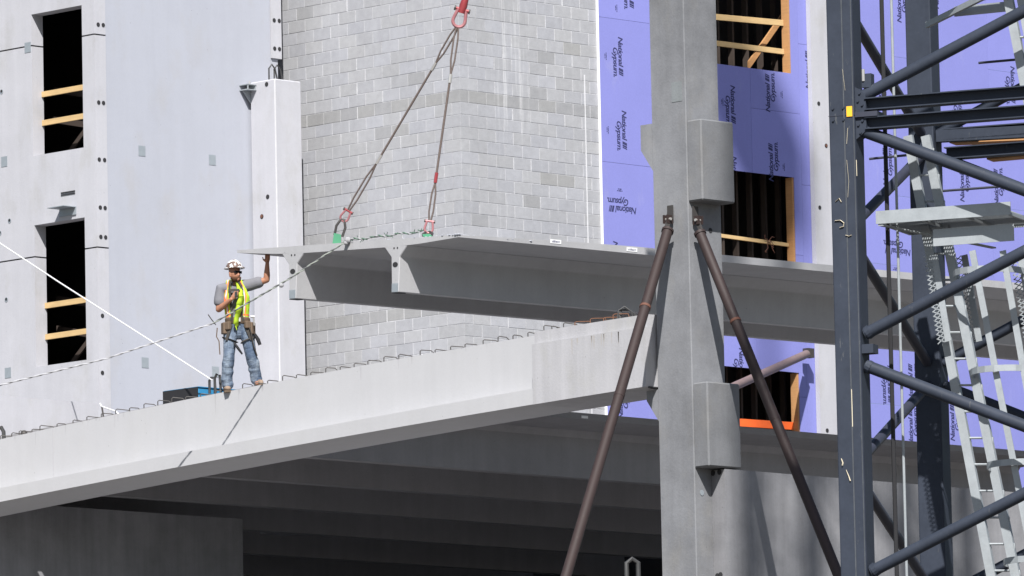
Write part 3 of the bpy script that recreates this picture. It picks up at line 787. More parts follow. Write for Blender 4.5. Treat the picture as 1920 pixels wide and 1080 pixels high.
def shackle(p, d, label, size=1.0, mats=('pink','red'), hi=None):
    c = empty('shackle', label, 'shackle', hi); d = d.normalized(); side = d.cross(FW).normalized()
    pts = []
    for i in range(13):
        a = math.pi*(1.16*i/12 - .08); pts.append(p + side*math.cos(a)*.075*size - d*math.sin(a)*.075*size + d*.06*size)
    pts = [p+d*.2*size+side*.05*size] + pts + [p+d*.2*size-side*.05*size]
    b = MB(); b.tube(pts, .021*size, 8); b.build('bow', MAT[mats[0]], c, True)
    b = MB(); b.tube([p+d*.2*size-side*.098*size, p+d*.2*size+side*.098*size], .021*size, 8); b.build('pin', MAT[mats[1]], c, True)
    for s_ in (-1, 1):
        b = MB(); b.tube([p+d*.2*size+side*(.08*s_)*size, p+d*.2*size+side*(.10*s_)*size], .03*size, 8); b.build('nut', MAT['bar'], c)
    return p + d*.2*size
def sling(a, b_, f1, f2, label, redcap):
    c = empty('wire_sling', label, 'sling', 'two wire rope slings holding the slab'); d = b_-a; n = d.normalized(); side = n.cross(FW).normalized()
    A, B = a + d*f1, a + d*f2
    m_ = MB(); m_.tube([A, B], .017, 8); m_.build('rope', MAT['cable'], c, True)
    for P, Q, nm in ((A, a, 'lower_eye'), (B, b_, 'upper_eye')):
        m_ = MB(); e = (Q-P); w_ = .028
        m_.tube([P, P+e*.3+side*w_, P+e*.75+side*w_*1.1, Q+side*.012, Q-side*.012, P+e*.75-side*w_*1.1, P+e*.3-side*w_, P], .0135, 7); m_.build(nm, MAT['cable'], c, True)
    m_ = MB(); m_.tube([A-n*.01, A+n*.14], .026, 8); m_.build('ferrule', MAT['red'] if redcap else MAT['steel'], c, True)
    m_ = MB(); m_.tube([B-n*.12, B+n*.01], .026, 8); m_.build('ferrule', MAT['steel'], c, True)
c1 = clutch(L1, onD(641, 421, depL), 'green lifting clutch at the lower left sling foot')
c2 = clutch(L2, onD(802, 402, depL), 'green lifting clutch below the right hand sling near the block wall corner')
t1 = shackle(c1, AP-c1, 'red shackle on the left clutch at the foot of the long slanting sling', .8, hi='sling shackles')
t2 = shackle(c2, AP-c2, 'pinkish shackle on the right clutch under the short steep sling', .8, ('pink','pink'), hi='sling shackles')
sling(t1, AP+Vector((0,0,-.01)), .26, .80, 'long slanting brown wire sling to the left lifting clutch', False)
sling(t2, AP+Vector((0,0,-.01)), .20, .75, 'steep brown wire sling with red ferrule to the right lifting clutch', True)
up = onD(872, 0, depL-.6) - AP
tp = shackle(AP - up.normalized()*.0, up, 'big red shackle joining both slings at the top of the picture', 1.2, ('pink','red'))
c = empty('hoist_hook', 'red hook block link above the top shackle', 'hook'); d = up.normalized(); side = d.cross(FW).normalized()
b = MB(); b.tube([tp-d*.05, tp+d*.06, tp+d*.2], [.05, .06, .045], 10); b.build('swivel_body', MAT['red'], c, True)
pts = [tp+d*(.27+.06*math.sin(a_))+side*math.cos(a_)*.055 for a_ in [i*math.pi/6 for i in range(13)]]
b = MB(); b.tube(pts, .022, 7); b.build('swivel_eye', MAT['pink'], c, True)
hr = empty('hoist_rope', 'thin twin crane hoist ropes leaving through the top edge', 'rope')
for s_ in (-1, 1):
    b = MB(); b.tube([tp+d*.3+side*.02*s_, tp+d*.3+side*.05*s_+Vector((0,0,5))+RT*.9], .010, 6); b.build('rope_fall', MAT['cable'], hr, True)

# tag lines: twisted rope from the clutch along the slab end and away to lower left
def rope(pts, r, name, mats, par, twist=26, n_=8):
    pts = [Vector(p) for p in pts]; out = []; P = []
    for i in range(len(pts)-1):
        k_ = max(2, int((pts[i+1]-pts[i]).length/.035))
        P += [pts[i].lerp(pts[i+1], j/k_) for j in range(k_)]
    P.append(pts[-1])
    for s_ in (0, 1):
        Q = []; L = 0
        for i, p in enumerate(P):
            t = (P[min(i+1,len(P)-1)]-P[max(i-1,0)]).normalized(); u = t.cross(ZZ).normalized(); v_ = t.cross(u)
            if i: L += (P[i]-P[i-1]).length
            a_ = L*twist + s_*math.pi
            Q.append(p + u*math.cos(a_)*r*.62 + v_*math.sin(a_)*r*.62)
        b = MB(); b.tube(Q, r*.8, n_); b.build(name, MAT[mats[s_]], par, True)
tl = empty('tag_line', 'twisted grey rope running from the slab end down past the worker to lower left', 'rope')
e1 = HM @ Vector((-.03, (HI @ onX(655, 453, 80.0)).y, .03))
rp = [e1]
for px, py in ((545,521),(475,562),(400,606),(200,672),(0,722),(-260,776)):
    dl = .0043*max(0, 700-px)*1.0
    rp.append(onX(px, py, 80.0-dl))
rope(rp[:4], .0115, 'strand', ('ropemid','ropeshade'), tl)
rope(rp[3:], .011, 'strand', ('ropegrey','ropedark'), tl, 20)
b = MB(); q = rp[1].lerp(rp[2], .25); b.ball(q-Vector((0,0,.03)), .035, 6); b.build('knot', MAT['ropedark'], tl)
b = MB(); b.ball(e1, .05, 6); b.ball(e1+Vector((-.02,.02,-.04)), .035, 6); b.build('knot', MAT['ropedark'], tl)
tg = empty('tag_line', 'frayed green rope lying along the slab end from the right clutch', 'rope')
pts = [e1 + Vector((.02,0,.0))]
for i in range(1, 13):
    f_ = i/12; pts.append(e1.lerp(L2 + Vector((-.1,0,.10)), f_) + Vector((0, 0, .015*math.sin(i*1.7))))
rope(pts, .013, 'strand', ('greenrope','ropedark'), tg, 40, 6)
b = MB(); rr = random.Random(8)
for i in range(26):
    q = pts[0].lerp(pts[-1], rr.random()); b.tube([q, q+Vector((-.02, rr.uniform(-.05,.05), rr.uniform(-.06,.05)))], .005, 4)
b.build('frayed_fibre', MAT['greenrope'], tg)
wl_ = empty('guy_rope', 'taut white rope slanting from upper left down to the beam by the blue box', 'rope')
A_ = onX(398, 713, BXW+.25); B_ = onX(-160, 351, BXW+2.5)
b = MB(); b.tube([A_, A_.lerp(B_, .5)-Vector((0,0,.02)), B_], .011, 7); b.build('strand', MAT['rope'], wl_, True)
b = MB(); q = onX(190, 762, BXW+.4); b.tube([q+Vector((0,.03,.05)), q, q+Vector((.02,-.3,-.1)), q+Vector((.0,-.5,-.24))], .012, 6)
tag(b.build('rope_end', MAT['rope'], None, True), 'short loose white rope end over the beam top at left', 'rope')
b = MB(); q = onX(191, 762, BXW+.4); b.tube([q+Vector((0,0,.0)), q+Vector((.0,-.06,-.32))], .014, 6)
tag(b.build('bar_post', MAT['bar'], None, True), 'short thin steel bar standing under the loose white rope end', 'bar')

# ------------------------------------------------------------------ tool box on the deck
q0 = onX(307, 757, BX1-.1); q1 = onX(372, 728, BX1-.1); q2 = onY(425, 735, q1.y)
tb = empty('tool_box', 'blue steel tool box with black end, on the beam left of the worker', 'tool box')
zt_ = (onX(307,730,BX1-.1).z + q1.z)/2 - .01; xb_, ya, yb = BX1-.1, q1.y, q0.y
b = MB(); b.box((xb_, ya+.01, zt_-.34), (xb_+1.0, yb, zt_)); bevel(b.build('box_body', [MAT['blue']], tb), .02)
b = MB(); b.box((xb_-.012, ya+.005, zt_-.345), (xb_-.001, yb+.005, zt_+.005)); b.build('end_panel', MAT['black'], tb)
b = MB(); b.box((xb_, ya-.004, zt_-.09), (xb_+1.0, ya+.008, zt_-.075)); b.box((xb_+.0, ya-.005, zt_+.001), (xb_+1.0, yb, zt_+.012)); b.build('lid', MAT['blue'], tb)
for i, (px, py, hh) in enumerate(((398,722,.18),(408,722,.26))):
    q = onX(px, py, BXW+.28); b = MB(); b.tube([q+Vector((0,.06,-.12)), q+Vector((0,.06,hh*.4)), q+Vector((0,.02,hh*.62)), q+Vector((.0,-.05,hh*.55)), q+Vector((0,-.07,-.12))], .02, 7)
    tag(b.build('lifting_loop', MAT['strand'], None, True), ('small bent strand loop behind the blue box' if i == 0 else 'taller bent strand loop touching the worker\'s right trouser leg'), 'lifting loop')

# ------------------------------------------------------------------ pipe braces
def brace(top, direc, ln, label, collar_f, mat, face_n, r=.073):
    c = empty('pipe_brace', label, 'brace', 'brown pipe braces propping the column'); d = direc.normalized()
    a = top + d*.22; e = top + d*ln
    b = MB(); b.tube([a, a.lerp(e,.3), a.lerp(e,.7), e], r, 20); b.build('pipe', MAT[mat], c, True)
    b = MB(); b.tube([a-d*.02, a+d*.02], r*1.18, 20); b.build('end_cap', MAT[mat], c, True)
    q = a + d*collar_f; b = MB(); b.tube([q-d*.02, q+d*.02], r*1.1, 20); b.build('collar', MAT['rust'], c, True)
    b = MB(); b.tube([q+d*1.6, q+d*1.68], r*1.05, 20); b.build('weld_band', MAT['pipe'], c, True)
    u = face_n.cross(ZZ).normalized()
    b = MB(); b.obox(top - face_n*(-.01)+ZZ*.10, u*.05, face_n*.012, ZZ*.1); b.build('wall_plate', MAT['bar'], c)
    for s_ in (-1, 1):
        b = MB(); b.obox(top + face_n*.06 + u*.035*s_, u*.008, face_n*.06, ZZ*.06); b.build('lug', MAT['pipe'], c)
    b = MB(); b.obox((top+a)/2+face_n*.04, u*.02, d*.12, face_n*.03); b.build('tongue', MAT['bar'], c)
    b = MB(); b.tube([top+face_n*.07-u*.07, top+face_n*.07+u*.07], .02, 8); b.build('pin', MAT['steel'], c, True)
    return c
# the left one leaves the left face, the right one the right face; both reach the ground in front
T1 = onX(1258, 412, CX-.03); 
E1 = onX(1085, 1000, CX-3.3)
brace(T1, E1-T1, 17.5, 'brown pipe brace left of the big column, leaning to lower left', 1.45, 'pipe', Vector((-1,0,0)))
T2 = onY(1303, 414, CY-.03); E2 = onY(1540, 1000, CY-2.6)
brace(T2, E2-T2, 17.5, 'brown pipe brace right of the big column, leaning to lower right', 1.5, 'pipe', Vector((0,-1,0)))
A_ = onY(1378, 724, YG-3.0); B_ = onY(1512, 664, YG-.3)
c = empty('pipe_brace', 'paler rusty pipe brace far back against the purple wall', 'brace', 'brown pipe braces propping the column')
d = (B_-A_); b = MB(); b.tube([A_-d*.3, B_], .07, 16); b.build('pipe', MAT['farpipe'], c, True)
b = MB(); b.tube([B_, B_+d.normalized()*.12], .045, 10); b.build('end_fitting', MAT['bar'], c, True)
b = MB(); b.obox(B_+d.normalized()*.17, Vector((.08,0,0)), Vector((0,.06,0)), Vector((0,0,.08))); b.build('wall_plate', MAT['bar'], c)

# ------------------------------------------------------------------ crane mast
PH = R_(21.5); E1v = RT*math.cos(PH) - F0*math.sin(PH); E2v = RT*math.sin(PH) + F0*math.cos(PH)
DM = 80.0; O = onD(1562, 540, DM); O.z = 0
MWd = 2.75; LG = .275
mast = empty('crane_mast', 'dark grey lattice crane mast in the right foreground with a ladder inside', 'crane')
def mp(a, b_, z): return O + E1v*a + E2v*b_ + ZZ*z
def zat(px, py, a=0, b_=0):                       # height of the picture point in the vertical plane of the front face
    d = ray(px, py); n = E2v; P = O + E2v*b_
    t = (P-EYE).dot(n)/d.dot(n); return (EYE + d*t)
ZM0, ZM1 = 0.0, 17.5
for i, j in ((0,0),(1,0),(1,1),(0,1)):
    a0, b0 = i*(MWd-LG), j*(MWd-LG)
    b = MB(); b.prism([mp(a0,b0,ZM0), mp(a0+LG,b0,ZM0), mp(a0+LG,b0+LG,ZM0), mp(a0,b0+LG,ZM0)], ZZ*(ZM1-ZM0)); lg = bevel(b.build('leg', MAT['mast'], mast), .014, 2)
    if (i, j) == (0, 0):
        b = MB(); b.box((0,0,0),(0.001,0.001,0.001))
        for f_, wd in ((.60, .006), (.955, .004)):
            b2 = MB(); b2.prism([mp(a0+LG*f_-wd, b0-.005, ZM0+5), mp(a0+LG*f_+wd, b0-.005, ZM0+5), mp(a0+LG*f_+wd, b0-.001, ZM0+5), mp(a0+LG*f_-wd, b0-.001, ZM0+5)], ZZ*11); b2.build('weld_seam', MAT['seam'], lg)
zn = zat(1600, 212).z; zn2 = zat(1606, 655).z; PN = zn - zn2
front_nodes = [zn + PN*k for k in (-3,-2,-1,0,1)]
def pipe(a, b_, r, mat='mast', name='diagonal'):
    m_ = MB(); m_.tube([a, (a+b_)/2, b_], r, 16); m_.build(name, MAT[mat], mast, True)
PR = .062
for z in front_nodes:
    o_ = .16
    for dz in (0,):
        # front face: zigzag between the left nodes and half way nodes on the right leg
        pipe(mp(LG+.02, .10, z+o_), mp(MWd-LG, .10, z+PN/2-.10), PR)
        pipe(mp(LG+.02, .10, z-o_), mp(MWd-LG, .10, z-PN/2+.10), PR)
        # rear face
        pipe(mp(LG, MWd-.14, z+.12), mp(MWd-LG, MWd-.14, z+PN/2-.1), PR*.9)
        pipe(mp(LG, MWd-.14, z-.12), mp(MWd-LG, MWd-.14, z-PN/2+.1), PR*.9)
    zl = z - PN*.5
    for a_ in (.14, MWd-.14):
        pipe(mp(a_, LG, zl+.1), mp(a_, MWd-LG, zl+PN/2-.12), PR*.85, 'mast_dark' if a_ < 1 else 'mast')
        pipe(mp(a_, LG, zl-.1), mp(a_, MWd-LG, zl-PN/2+.12), PR*.85, 'mast_dark' if a_ < 1 else 'mast')
    # gusset plates
    b = MB(); b.prism([mp(LG-.02, .03, z-.28), mp(LG+.11, .03, z-.18), mp(LG+.11, .03, z+.18), mp(LG-.02, .03, z+.28)], E2v*.16)
    if abs(z-zn) < .1: b.build('gusset', MAT['mast'], mast)
    else:
        b = MB(); b.prism([mp(LG-.005, .03, z-.04), mp(LG+.12, .03, z-.04), mp(LG+.12, .03, z+.05), mp(LG-.005, .03, z+.05)], E2v*.16); b.build('gusset', MAT['mast'], mast)
# twin horizontals at the splice
for zc in (zat(1650,192).z, zat(1650,228).z):
    for bb in (.04, MWd-.22):
        b = MB(); b.prism([mp(LG+.10, bb-.03, zc-.062), mp(LG+.10, bb+.12, zc-.062), mp(LG+.10, bb+.12, zc+.062), mp(LG+.10, bb-.03, zc+.062), mp(LG+.10, bb-.03, zc+.050), mp(LG+.10, bb+.05, zc+.050), mp(LG+.10, bb+.05, zc-.050), mp(LG+.10, bb-.03, zc-.050)], E1v*(MWd-2*LG-.12)); b.build('crossbar', MAT['mast'], mast)
zc = zat(1645, 211).z; b = MB(); b.prism([mp(LG+.004, .0, zc-.03), mp(LG+.24, .0, zc-.03), mp(LG+.24, .2, zc-.03), mp(LG+.004, .2, zc-.03)], ZZ*.05); b.build('splice_bolt_plate', MAT['mast_dark'], mast)
b = MB(); b.prism([mp(-.002, -.004, zc-.004), mp(LG+.002, -.004, zc-.004), mp(LG+.002, .0, zc-.004), mp(-.002, .0, zc-.004)], ZZ*.006); b.build('splice_line', MAT['mast_dark'], mast)
q = zat(1593, 209); b = MB(); b.obox(q - E2v*.008, E1v*.03, E2v*.002, ZZ*.052); b.build('yellow_sticker', MAT['yellow'], mast)
def mark(pts, wd, mat='cream'):
    b = MB(); P = [zat(*p_) - E2v*.007 for p_ in pts]
    b.tube(P, wd, 6, flat=.3); b.build('paint_mark', MAT[mat], mast, True)
mark([(1566,414),(1576,413),(1583,418),(1582,425),(1575,427)], .012)
mark([(1567,378),(1574,372),(1578,379)], .009); mark([(1586,441),(1592,443),(1597,441)], .010)
mark([(1578,860),(1581,868),(1580,873)], [.010,.02,.02]); mark([(1587,881),(1592,893),(1595,902)], [.006,.012,.016])
mark([(1588,300),(1592,340),(1590,370)], .004); mark([(1606,300),(1607,330)], .004); mark([(1597,730),(1599,800)], .005)
mark([(1580,130),(1585,170)], .003); mark([(1590,240),(1588,270)], .006)
# upper mast, plus an unseen panel, block and strut added for wall shadows
ZT_ = 57.0
for i, j in ((0,0),(1,0),(1,1),(0,1)):
    a0, b0 = i*(MWd-LG), j*(MWd-LG)
    b = MB(); b.prism([mp(a0,b0,ZM1+.01), mp(a0+LG,b0,ZM1+.01), mp(a0+LG,b0+LG,ZM1+.01), mp(a0,b0+LG,ZM1+.01)], ZZ*(ZT_-ZM1)); b.build('leg', MAT['mast'], mast)
k_ = ZM1
b = MB()
while k_ < ZT_ - PN:
    for (p_, q_) in ((mp(.14,.14,k_), mp(MWd-.14,.14,k_+PN/2)), (mp(MWd-.14,.14,k_+PN/2), mp(.14,.14,k_+PN)), (mp(.14,MWd-.14,k_), mp(MWd-.14,MWd-.14,k_+PN/2)), (mp(MWd-.14,MWd-.14,k_+PN/2), mp(.14,MWd-.14,k_+PN)),
                     (mp(.14,.14,k_), mp(.14,MWd-.14,k_+PN/2)), (mp(.14,MWd-.14,k_+PN/2), mp(.14,.14,k_+PN)), (mp(MWd-.14,.14,k_), mp(MWd-.14,MWd-.14,k_+PN/2)), (mp(MWd-.14,MWd-.14,k_+PN/2), mp(MWd-.14,.14,k_+PN))):
        b.tube([p_, q_], PR, 8)
    k_ += PN
b.build('upper_bracing', MAT['mast'], mast)
b = MB(); b.prism([mp(.22, -.03, 34.5), mp(2.3, -.03, 34.5), mp(2.3, -.005, 34.5), mp(.22, -.005, 34.5)], ZZ*8.6); b.build('mast_shade_panel', MAT['mast'], mast)  # flat panel added out of view to shade the wall beside the column
BLOB = onY(1418, 215, YG); tt = (MWd*.5*1.0 + (O.y) - BLOB.y)/LDIR.y
bp_ = BLOB + LDIR*tt
b = MB(); b.box((bp_.x-.55, bp_.y-.8, bp_.z-1.05), (bp_.x+.55, bp_.y+.8, bp_.z+.6)); b.build('shadow_block', MAT['deck'], mast)  # unseen block set on the sun ray to darken the purple boards
mtop = mp(MWd/2, MWd/2, ZT_+.2)
b = MB(); b.tube([Vector((bp_.x, bp_.y, bp_.z+.75)), mtop], .14, 8); b.build('block_strut', MAT['mast'], mast)  # made-up strut tying the unseen shadow block to the mast
# conduit and clip details behind the near leg
b = MB(); b.tube([mp(LG+.13, .55, 5), mp(LG+.13, .55, 17)], .022, 8); b.build('cable', MAT['black'], mast, True)
b = MB(); b.tube([mp(LG+.20, .65, 5), mp(LG+.20, .65, 17)], .014, 8); b.build('cable', MAT['galv'], mast, True)
q = zat(1616,150); b = MB(); b.obox(q+E1v*.03+E2v*.1, E1v*.05, E2v*.05, ZZ*.07); b.build('lug', MAT['mast'], mast)
q = zat(1612,142); b = MB(); b.tube([q+E2v*.05+E1v*.02-ZZ*.05, q+E2v*.05+E1v*.02+ZZ*.07], .016, 8); b.build('bolt', MAT['steel'], mast, True)

for k, (a_, dz) in enumerate(((LG+.03,.12),(LG+.075,.08),(LG+.03,-.12),(LG+.075,-.08),(LG+.05,.2),(LG+.05,-.2),(.05,.06),(.05,-.06),(.16,.06),(.16,-.06))):
    fr_ = .03 if a_ > LG else 0
    b = MB(); b.tube([mp(a_, fr_-.016, zn+dz), mp(a_, fr_-.001, zn+dz)], .013, 6); b.build('bolt', MAT['mast'], mast)
for z in front_nodes:
    for sg in (-1, 1):
        b = MB(); b.tube([mp(LG+.035, .10, z+sg*.165), mp(LG+.075, .10, z+sg*.19)], PR*1.12, 14); b.build('weld_collar', MAT['mast'], mast)
# ladder, cage and platform inside the mast
LB = .95                                           # how far back the ladder stands
def lp(px, py, b_=LB): return zat(px, py, 0, b_)
lad = bpy.data.objects.new('ladder', None); C.objects.link(lad); lad.parent = mast
def ladder_run(a0, a1, b0, b1, cage=True, cz0=.0, cz1=1.0):
    # rails from a0->a1 and b0->b1
    for P, Q in ((a0, a1), (b0, b1)):
        d = (Q-P).normalized(); s_ = E1v - d*E1v.dot(d); s_.normalize(); n_ = d.cross(s_)
        b = MB(); b.strip([P, Q], [s_*.046]*2, [n_]*2, .03); b.build('rail', MAT['galv'], lad)
    nr = int((a1-a0).length/.27)
    for i in range(nr):
        f_ = (i+.5)/nr; p, q = a0.lerp(a1, f_), b0.lerp(b1, f_)
        b = MB(); b.tube([p, q, q+E1v*.05, q+E1v*.045-ZZ*.13], .013, 6); b.build('rung', MAT['galv'], lad, True)
a0, a1 = lp(1703, 255), lp(1862, 1095); b0, b1 = lp(1736, 255), lp(1908, 1095)
ladder_run(a0, a1, b0, b1)
# safety cage: straps tilted like the ladder, hoops between
cg = bpy.data.objects.new('ladder_cage', None); C.objects.link(cg); cg.parent = mast
dl = (a1-a0).normalized()
straps = [((1823,470),(1945,1095),.55), ((1880,470),(1990,1095),.6), ((1752,478),(1778,640),.8), ((1808,478),(1836,640),1.2), ((1912,470),(2020,1095),.9)]
for (pa, pb, bb) in straps:
    P, Q = lp(*pa, bb), lp(*pb, bb); s_ = E1v - dl*E1v.dot(dl); s_.normalize(); n_ = dl.cross(s_)
    b = MB(); b.strip([P, Q], [s_*.033]*2, [n_]*2, .006); b.build('strap', MAT['galv'], cg)
    # expanded mesh strip along the strap edge
    b = MB(); L_ = (Q-P).length; k_ = int(L_/.045)
    for i in range(k_):
        c0 = P.lerp(Q, i/k_) - s_*.034; b.tube([c0, c0 - s_*.08 + dl*.05], .006, 3); b.tube([c0+dl*.045, c0 - s_*.08 - dl*.005], .006, 3)
    if bb in (.8, 1.2, .9):
        o = b.build('expanded_mesh', MAT['galv'], cg); o['kind'] = 'stuff'
for py in (520, 705, 880, 1060):
    cx0 = lp(1795 + (py-470)*.174, py, .9); pts = []
    for i in range(13):
        a_ = math.pi*(1.12*i/12 - .06); pts.append(cx0 + E1v*(.30 - .36*math.cos(a_)) - E2v*.42*math.sin(a_) + ZZ*.02)
    sd = [ZZ*.032]*13; nm = [(pts[min(i+1,12)]-pts[max(i-1,0)]).normalized().cross(ZZ) for i in range(13)]
    b = MB(); b.strip(pts, sd, nm, .005); b.build('hoop', MAT['galv'], cg)
# platform with upstand and mesh floor
pf = bpy.data.objects.new('platform', None); C.objects.link(pf); pf.parent = mast
z0 = zat(1640, 410, 0, .35).z
q0 = zat(1642, 410, 0, .35); al = (q0-O).dot(E1v)
b = MB(); b.prism([mp(al, .35, z0-.055), mp(al+1.42, .35, z0-.055), mp(al+1.42, .35, z0+.075), mp(al, .35, z0+.075)], E2v*.012); b.build('toe_board', MAT['galv'], pf)
b = MB(); b.prism([mp(al, 1.35, z0-.055), mp(al+1.42, 1.35, z0-.055), mp(al+1.42, 1.35, z0+.03), mp(al, 1.35, z0+.03)], E2v*.012); b.build('toe_board', MAT['galv'], pf)
for aa in (al+.02, al+.48, al+.94, al+1.39):
    b = MB(); b.prism([mp(aa, .365, z0-.06), mp(aa+.03, .365, z0-.06), mp(aa+.03, 1.345, z0-.06), mp(aa, 1.345, z0-.06)], ZZ*.03); b.build('joist', MAT['galv'], pf)
b = MB()
for i in range(58):
    x = al + .01 + i*.0243; b.prism([mp(x, .364, z0-.028), mp(x+.008, .364, z0-.028), mp(x+.03, 1.348, z0-.028), mp(x+.022, 1.348, z0-.028)], ZZ*.012)
for i in range(30):
    y_ = .37 + i*.033; b.prism([mp(al, y_, z0-.0155), mp(al+1.4, y_, z0-.0155), mp(al+1.4, y_+.007, z0-.0155), mp(al, y_+.007, z0-.0155)], ZZ*.01)
o = b.build('mesh_floor', MAT['galv'], pf); o['kind'] = 'stuff'
b = MB(); b.prism([mp(al+.02, .36, z0-.075), mp(al+.07, .36, z0-.075), mp(al+.95, 1.3, z0-.26), mp(al+.90, 1.3, z0-.26)], ZZ*.015); b.build('bracket', MAT['galv'], pf)
b = MB(); b.prism([mp(.9, .5, z0-.30), mp(1.75, .5, z0-.30), mp(1.75, .5, z0-.13), mp(.9, .5, z0-.13)], E2v*.01); b.build('cage_plate', MAT['galv'], pf)
# upper ladder, bracket and planks near the top right corner
P, Q = lp(1880, -60, .5), lp(1930, 200, .5); P2, Q2 = lp(1905, -60, .5), lp(1955, 200, .5)
ladder_run(P, Q, P2, Q2)
b = MB(); A_, B_ = lp(1738, 47, 1.0), lp(1832, 0, .4); dd = (B_-A_).normalized(); b.strip([A_, B_+dd*.3], [ZZ*.03]*2, [dd.cross(ZZ)]*2, .02); b.build('ladder_bracket', MAT['galv'], mast)
b = MB(); A_, B_ = lp(1790, 22, .8), lp(1890, 12, .6); dd = (B_-A_).normalized(); b.strip([A_, B_], [ZZ*.05]*2, [dd.cross(ZZ)]*2, .01); b.build('ladder_bracket', MAT['galv'], mast)
for (pa, pb, hh, mt) in (((1780,268),(1908,263),.035,'wood_or'), ((1850,299),(1919,293),.03,'wood_or')):
    A_, B_ = zat(*pa, 0, MWd+.05), zat(*pb, 0, MWd+.05); b = MB(); dd = B_-A_; b.prism([A_, A_+E2v*.22, A_+E2v*.22+ZZ*hh, A_+ZZ*hh], dd*1.3); b.build('plank', MAT[mt], mast)
A_, B_ = zat(1755, 255, 0, MWd-.25), zat(1925, 246, 0, MWd-.25); b = MB(); b.prism([A_-ZZ*.06, A_+ZZ*.06, A_+ZZ*.06+E2v*.1, A_-ZZ*.06+E2v*.1], (B_-A_)*1.3); b.build('crossbar', MAT['mast'], mast)
for pa, pb in (((1630,298),(1710,290)),((1768,358),(1925,346)),((1835,118),(1925,110))):
    A_, B_ = zat(*pa, 0, MWd-.4), zat(*pb, 0, MWd-.4); b = MB(); b.tube([A_, B_], .014, 6); b.build('stay_bar', MAT['mast_dark'], mast, True)

# ------------------------------------------------------------------ the worker
wk = empty('person', 'construction worker in lime vest and white hard hat standing on the beam', 'person')
DW = (onX(450, 728, 80.05)-EYE).dot(FW)
base = onD(452, 728, DW)
def L(cx, cy, y=0.0):                              # point at a height seen in the enlarged view, y metres further back
    px, py = 380+cx/3.6, 460+cy/3.6
    return onD(px, py, DW) + F0*y
def lerp(a, b_, f_): return a + (b_-a)*f_
J_ = dict(
    rank=L(163,950,.05), lank=L(368,910,.10), rknee=L(178,742,-.03), lknee=L(326,742,.0), rhip=L(188,565,.05), lhip=L(292,560,.05),
    pel=L(240,545,.06), waist=L(232,480,.05), chest=L(228,350,.05), upch=L(222,280,.06), neck=L(213,240,.04), headb=L(216,200,.0), headc=L(213,165,.02),
    rsh=L(122,292,.07), lsh=L(322,262,.08), relb=L(108,432,.02), rwr=L(196,372,-.15), lelb=L(432,232,.02), lwr=L(436,120,.0),
)
def solid(shapes, name, mats, parent, voxel=.011, smooth=2):
    b = MB()
    for pts, rs, sq in shapes:
        pts = [Vector(p) for p in pts]
        # rounded ends
        t0 = (pts[0]-pts[1]).normalized(); t1_ = (pts[-1]-pts[-2]).normalized()
        P = [pts[0]+t0*rs[0]*.85, pts[0]+t0*rs[0]*.5] + pts + [pts[-1]+t1_*rs[-1]*.5, pts[-1]+t1_*rs[-1]*.85]
        RR = [rs[0]*.45, rs[0]*.86] + list(rs) + [rs[-1]*.86, rs[-1]*.45]
        # rings flattened along the viewing direction by sq
        rings = []
        for i, p in enumerate(P):
            t = (P[min(i+1,len(P)-1)]-P[max(i-1,0)]).normalized()
            bk = F0 - t*F0.dot(t)
            if bk.length < .2: bk = ZZ - t*ZZ.dot(t)
            bk.normalize(); sd_ = t.cross(bk).normalized()
            rings.append([p + sd_*math.cos(2*math.pi*j/14)*RR[i] + bk*math.sin(2*math.pi*j/14)*RR[i]*sq for j in range(14)])
        b.loft(rings)
    o = b.build(name, mats, None)
    m1 = o.modifiers.new('r', 'REMESH'); m1.mode = 'VOXEL'; m1.voxel_size = voxel
    m2 = o.modifiers.new('s', 'SMOOTH'); m2.iterations = smooth; m2.factor = .5
    dg = bpy.context.evaluated_depsgraph_get(); me = bpy.data.meshes.new_from_object(o.evaluated_get(dg)); me.name = name
    bpy.data.objects.remove(o)
    if not me.materials: me.materials.append(mats)
    me.polygons.foreach_set('use_smooth', [True]*len(me.polygons))
    return link(name, me, parent)
def hand(wr, fd, pd, td, curl):                    # wrist, finger direction, palm normal, thumb side
    out = [([wr, wr+fd*.05, wr+fd*.09], [.026, .040, .040], .5)]
    side = td.normalized(); ln = [.075, .085, .08, .06]
    for i in range(4):
        b0 = wr + fd*.09 + side*(.03-.02*i)
        p1 = b0 + (fd*.8 + pd*curl*.5).normalized()*ln[i]*.45; p2 = p1 + (fd*.5+pd*curl).normalized()*ln[i]*.3; p3 = p2 + (fd*.1+pd*curl).normalized()*ln[i]*.25
        out.append(([b0, p1, p2, p3], [.0105, .0095, .0085, .0075], 1))
    tb_ = wr + fd*.03 + side*.03
    out.append(([tb_, tb_+(fd*.6+side*.7).normalized()*.04, tb_+(fd*.9+side*.6+pd*.3).normalized()*.075], [.014, .011, .009], 1))
    return out
RTV, UPV = RT, ZZ
hd = J_['headb']; face = (-F0*.8 + RTV*.62).normalized(); fside = face.cross(ZZ).normalized()
J_['lhand_d'] = (L(440,86,0)-J_['lwr']).normalized()
body = []
body.append(([J_['pel'], J_['waist'], J_['chest'], J_['upch']], [.14, .135, .165, .12], .68))
body.append(([J_['upch'], J_['neck'], lerp(J_['neck'], hd, .6)], [.09, .062, .06], .95))
body.append(([hd-ZZ*.055+face*.02, hd+ZZ*.0+face*.01, J_['headc'], J_['headc']+ZZ*.05], [.06, .078, .086, .075], 1.15))
body.append(([hd-ZZ*.03+face*.092, hd-ZZ*.015+face*.106, hd+ZZ*.02+face*.094], [.013, .017, .011], 1))          # nose
body.append(([hd-ZZ*.075+face*.06, hd-ZZ*.07+face*.085], [.035, .025], 1))                                       # chin
for s_ in (-1, 1): body.append(([hd+fside*.082*s_-ZZ*.03, hd+fside*.086*s_+ZZ*.025], [.013, .018], 1.3))
